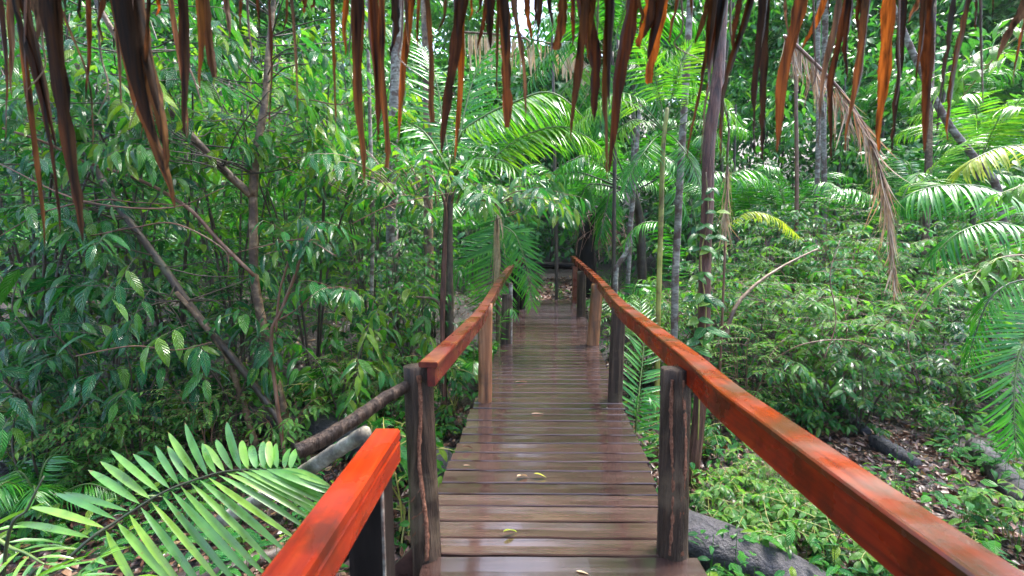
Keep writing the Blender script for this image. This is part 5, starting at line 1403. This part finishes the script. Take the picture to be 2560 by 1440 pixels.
def undergrowth():
    r = np.random.default_rng(301); mb = MB()
    N = 3400
    y = 2.3 + 14 * r.random(N) ** 1.15; x = r.uniform(-1, 1, N) * (y * 1.25 + .6)
    # open litter glade beneath the orange rail
    dens = np.where((x > 1.2) & (y > 3.4) & (y < 5.6) & (x < 5.0), .3, 1.0)
    dens = np.where((np.abs(x - (0.863 + (y - 10.9) * .08)) < 1.0) & (y > 10), .06, dens)
    dens = np.where((x < -.4) & (y < 3.4), .4, dens)
    ok = off_bridge(x, y) & (r.random(N) < dens)
    x, y = x[ok], y[ok]; z = ground(x, y)
    for k in range(len(x)):
        h = r.uniform(.08, .5); n = r.integers(5, 12); L = r.uniform(.07, .16)
        az = r.uniform(0, 2 * np.pi, n); hh = h * r.uniform(.35, 1.05, n)
        pos = np.stack([x[k] + np.cos(az) * .05 * r.random(n) * 3, y[k] + np.sin(az) * .05 * r.random(n) * 3, z[k] + hh], -1)
        dv = np.stack([np.cos(az), np.sin(az), r.uniform(-.35, .35, n)], -1)
        leaves(mb, pos, dv, UP + r.normal(size=(n, 3)) * .25, L * r.uniform(.7, 1.2, n), L * r.uniform(.2, .28), r.uniform(.3, 1.1, n), .2, 4, 'ovate')
        tube(mb, [(x[k], y[k], z[k] - .02), (x[k], y[k], z[k] + h)], [.004, .002], 4, caps=False)
    tag(mb.build('undergrowth', M['leaf_low']), 'low leafy undergrowth on the forest floor', kind='stuff')


def litter():
    r = np.random.default_rng(302); mb = MB()
    N = 16000
    y = 1.6 + 13 * r.random(N) ** 1.3; x = r.uniform(-1, 1, N) * (y * 1.2 + .6)
    z = ground(x, y) + .012 + .03 * r.random(N)
    az = r.uniform(0, 2 * np.pi, N)
    leaves(mb, np.stack([x, y, z], -1), np.stack([np.cos(az), np.sin(az), r.normal(size=N) * .25], -1), UP + r.normal(size=(N, 3)) * .35, r.uniform(.05, .15, N), r.uniform(.012, .032, N), r.normal(size=N) * .8, .2, 4, 'ovate', r.normal(size=N) * .5)
    n = 1800
    y = r.uniform(9.5, 16, n); x = 0.863 + (y - 10.9) * .08 + r.normal(size=n) * .8
    ok = (y > 11.0) | (np.abs(x - (0.863 + (y - 10.9) * .08)) > .75); x, y = x[ok], y[ok]; n = len(x)
    az = r.uniform(0, 2 * np.pi, n)
    leaves(mb, np.stack([x, y, ground(x, y) + .02 + .04 * r.random(n)], -1), np.stack([np.cos(az), np.sin(az), r.normal(size=n) * .3], -1), UP + r.normal(size=(n, 3)) * .4, r.uniform(.08, .2, n), r.uniform(.02, .045, n), r.normal(size=n) * .8, .2, 4, 'ovate', r.normal(size=n) * .5)
    n = 13000
    x = r.uniform(.7, 5.5, n); y = r.uniform(2.2, 8.0, n)
    h = n // 3; x[:h] = r.uniform(-4.5, -.5, h); y[:h] = r.uniform(1.5, 6.5, h)
    az = r.uniform(0, 2 * np.pi, n)
    leaves(mb, np.stack([x, y, ground(x, y) + .01 + .05 * r.random(n)], -1), np.stack([np.cos(az), np.sin(az), r.normal(size=n) * .3], -1), UP + r.normal(size=(n, 3)) * .4, r.uniform(.05, .14, n), r.uniform(.012, .03, n), r.normal(size=n) * .9, .2, 4, 'ovate', r.normal(size=n) * .5)
    n = 900
    y = 1.8 + 11 * r.random(n); x = r.uniform(-1, 1, n) * (y * 1.1 + .5)
    z = ground(x, y) + .02
    for k in range(n):
        a = r.uniform(0, 6.28); L = r.uniform(.1, .5)
        v = np.array([math.cos(a), math.sin(a), r.normal() * .08]) * L
        p0 = np.array([x[k], y[k], z[k]])
        tube(mb, spline([p0, p0 + v * .5 + r.normal(size=3) * .02, p0 + v], 5), r.uniform(.002, .006), 4, caps=False)
    tag(mb.build('leaf_litter', M['litter']), 'red brown wet leaf litter covering the forest floor', kind='stuff')


def grass():
    r = np.random.default_rng(303); mb = MB(); N = 2600
    c = np.array([GZ(1900, 1230), GZ(1960, 1200), GZ(1840, 1280), GZ(2000, 1270), GZ(2330, 1400)])
    i = r.integers(0, 5, N); pos = c[i] + r.normal(size=(N, 3)) * (.22, .22, 0)
    pos[:, 2] = ground(pos[:, 0], pos[:, 1])
    az = r.uniform(0, 6.28, N)
    leaves(mb, pos, np.stack([np.cos(az) * .5, np.sin(az) * .5, np.ones(N)], -1), np.stack([np.cos(az), np.sin(az), np.ones(N) * .2], -1) * (-1, -1, 1), r.uniform(.08, .24, N), r.uniform(.002, .004, N), r.uniform(.3, 1.5, N), .2, 3, 'strap')
    tag(mb.build('grass', M['leaf_light']), 'fine green grass tufts growing in the open glade', kind='stuff')


def far_forest():
    r = np.random.default_rng(304); mb = MB()
    for k in range(380):
        y = 14 + 26 * r.random() ** 1.1; x = r.uniform(-1.25, 1.25) * y
        if abs(x - (0.863 + (y - 10.9) * .08)) < 2.2 and y < 19: continue
        if x > 0 and y < 14.5: continue
        if x < 0 and y < 14.5: continue
        b = np.array([x, y, float(ground(x, y))])
        h = r.uniform(3.5, 13) if y < 24 else r.uniform(7, 17)
        if abs(x - .08 * y) < 4.5: h = min(h, .5 * y + .8 - b[2])
        cr = r.uniform(1.4, 2.6); n = 380
        blobs = r.integers(4, 9)
        if abs(x - .03 * y) < cr * 1.3: h = min(h, .36 * y - b[2])
        bc = np.stack([r.normal(size=blobs) * cr * .6, r.normal(size=blobs) * cr * .6, h * r.uniform(.05, 1.0, blobs)], -1)
        br = cr * r.uniform(.35, .7, blobs)
        j = r.integers(0, blobs, n)
        u = nrm(r.normal(size=(n, 3))); rad = r.random(n) ** .35
        pos = b + bc[j] + u * (br[j] * rad)[:, None] * (1, 1, .75)
        dv = u * (1, 1, .4) + r.normal(size=(n, 3)) * .5 - UP * .35
        L = r.uniform(.22, .46, n)
        leaves(mb, pos, dv, UP + r.normal(size=(n, 3)) * .4, L, L * r.uniform(.15, .24), r.uniform(.2, 1, n), .2, 3, 'ovate')
        if k % 4 == 0: tube(mb, spline([b - UP * .2, b + UP * h * .5 + r.normal(size=3) * .3, b + UP * h * .95], 8), [.08, .03], 6, caps=False, mi=1)
    far_canopy(mb, r)
    tag(mb.build('far_forest', [M['leaf_far'], M['bark_dark']]), 'misty wall of far rainforest trees', kind='stuff')


def far_canopy(mb, r):
    # taller crowns further up the slope close the view to the sky
    for k in range(420):
        y = r.uniform(22, 40); x = r.uniform(-1.2, 1.2) * y
        b = np.array([x, y, float(ground(x, y))]); h = r.uniform(4, 21)
        cr = r.uniform(2, 3.4); n = 420
        if abs(x - .03 * y) < cr + .5: h = min(h, .36 * y - b[2])
        elif abs(x - .08 * y) < 5: h = min(h, .52 * y - b[2])
        u = nrm(r.normal(size=(n, 3))); rad = r.random(n) ** .4
        pos = b + UP * h + u * (cr * rad)[:, None] * (1, 1, .9)
        dv = u * (1, 1, .4) + r.normal(size=(n, 3)) * .6 - UP * .3
        L = r.uniform(.4, .75, n)
        leaves(mb, pos, dv, UP + r.normal(size=(n, 3)) * .5, L, L * r.uniform(.16, .26, n), r.uniform(.2, 1, n), .2, 3, 'ovate')


undergrowth(); litter(); grass(); far_forest()

# fallen leaves on the deck
def deck_leaf(px, py, L, Wd, mat, lab, az, bend=.5, curl=.6, seed=1):
    p = PZ(px, py, .009); mb = MB()
    v = np.array([math.cos(az), math.sin(az), .12])
    leaves(mb, [[0, 0, 0]], [v], [0, .1, 1], L, Wd, bend, .35, 8, 'ovate', curl)
    vv = np.vstack(mb.v); lo = vv[:, 2].min()
    tag(mb.build('fallen_leaf', M[mat], loc=p - (0, 0, lo + .004)), lab, 'leaf')


deck_leaf(1292, 1195, .075, .022, 'palm_tan', 'pale tan torn leaf lying on the wet deck', .4, .6, .9)
deck_leaf(1334, 1190, .085, .014, 'palm_yellow', 'narrow yellow green leaf lying next to the tan leaf', -.15, .7, .4)
deck_leaf(1258, 1340, .085, .013, 'palm_yellow', 'curled yellow green leaf nearest the landing on the deck', .5, .9, .8)
deck_leaf(1288, 955, .13, .016, 'palm_dead', 'rolled brown leaf lying across the middle deck boards', .2, .3, .5)
deck_leaf(1328, 1034, .11, .011, 'palm_dead', 'thin red brown leaf lying along a deck gap', .0, .3, .4)
deck_leaf(1155, 1125, .085, .015, 'litter', 'crumpled dark red leaf near the deck edge', .3, .9, .9)
deck_leaf(1158, 1162, .045, .006, 'palm_dead', 'tiny orange leaf scrap close to the crumpled red leaf', .0, .2, .2)
deck_leaf(1440, 1425, .06, .009, 'palm_tan', 'pale split leaf scrap on the first wide landing board', -.4, .2, .3)

# ------------------------------------------------------------------ haze
HAZE = 0.00025
if HAZE:
    mb = MB()
    v = [(x, y, z) for z in (-2.6, 46) for x, y in ((-60, -14), (60, -14), (60, 60), (-60, 60))]
    box8(mb, np.array(v))
    m = bpy.data.materials.new('haze'); m.use_nodes = True
    nt = m.node_tree; nt.nodes.clear()
    out = nt.nodes.new('ShaderNodeOutputMaterial'); pv = nt.nodes.new('ShaderNodeVolumePrincipled')
    pv.inputs['Color'].default_value = (.88, .95, 1, 1); pv.inputs['Density'].default_value = HAZE; pv.inputs['Anisotropy'].default_value = 0.2
    nt.links.new(pv.outputs[0], out.inputs['Volume'])
    tag(mb.build('haze', m, smooth=False), 'pale rain mist between the trees', kind='stuff')
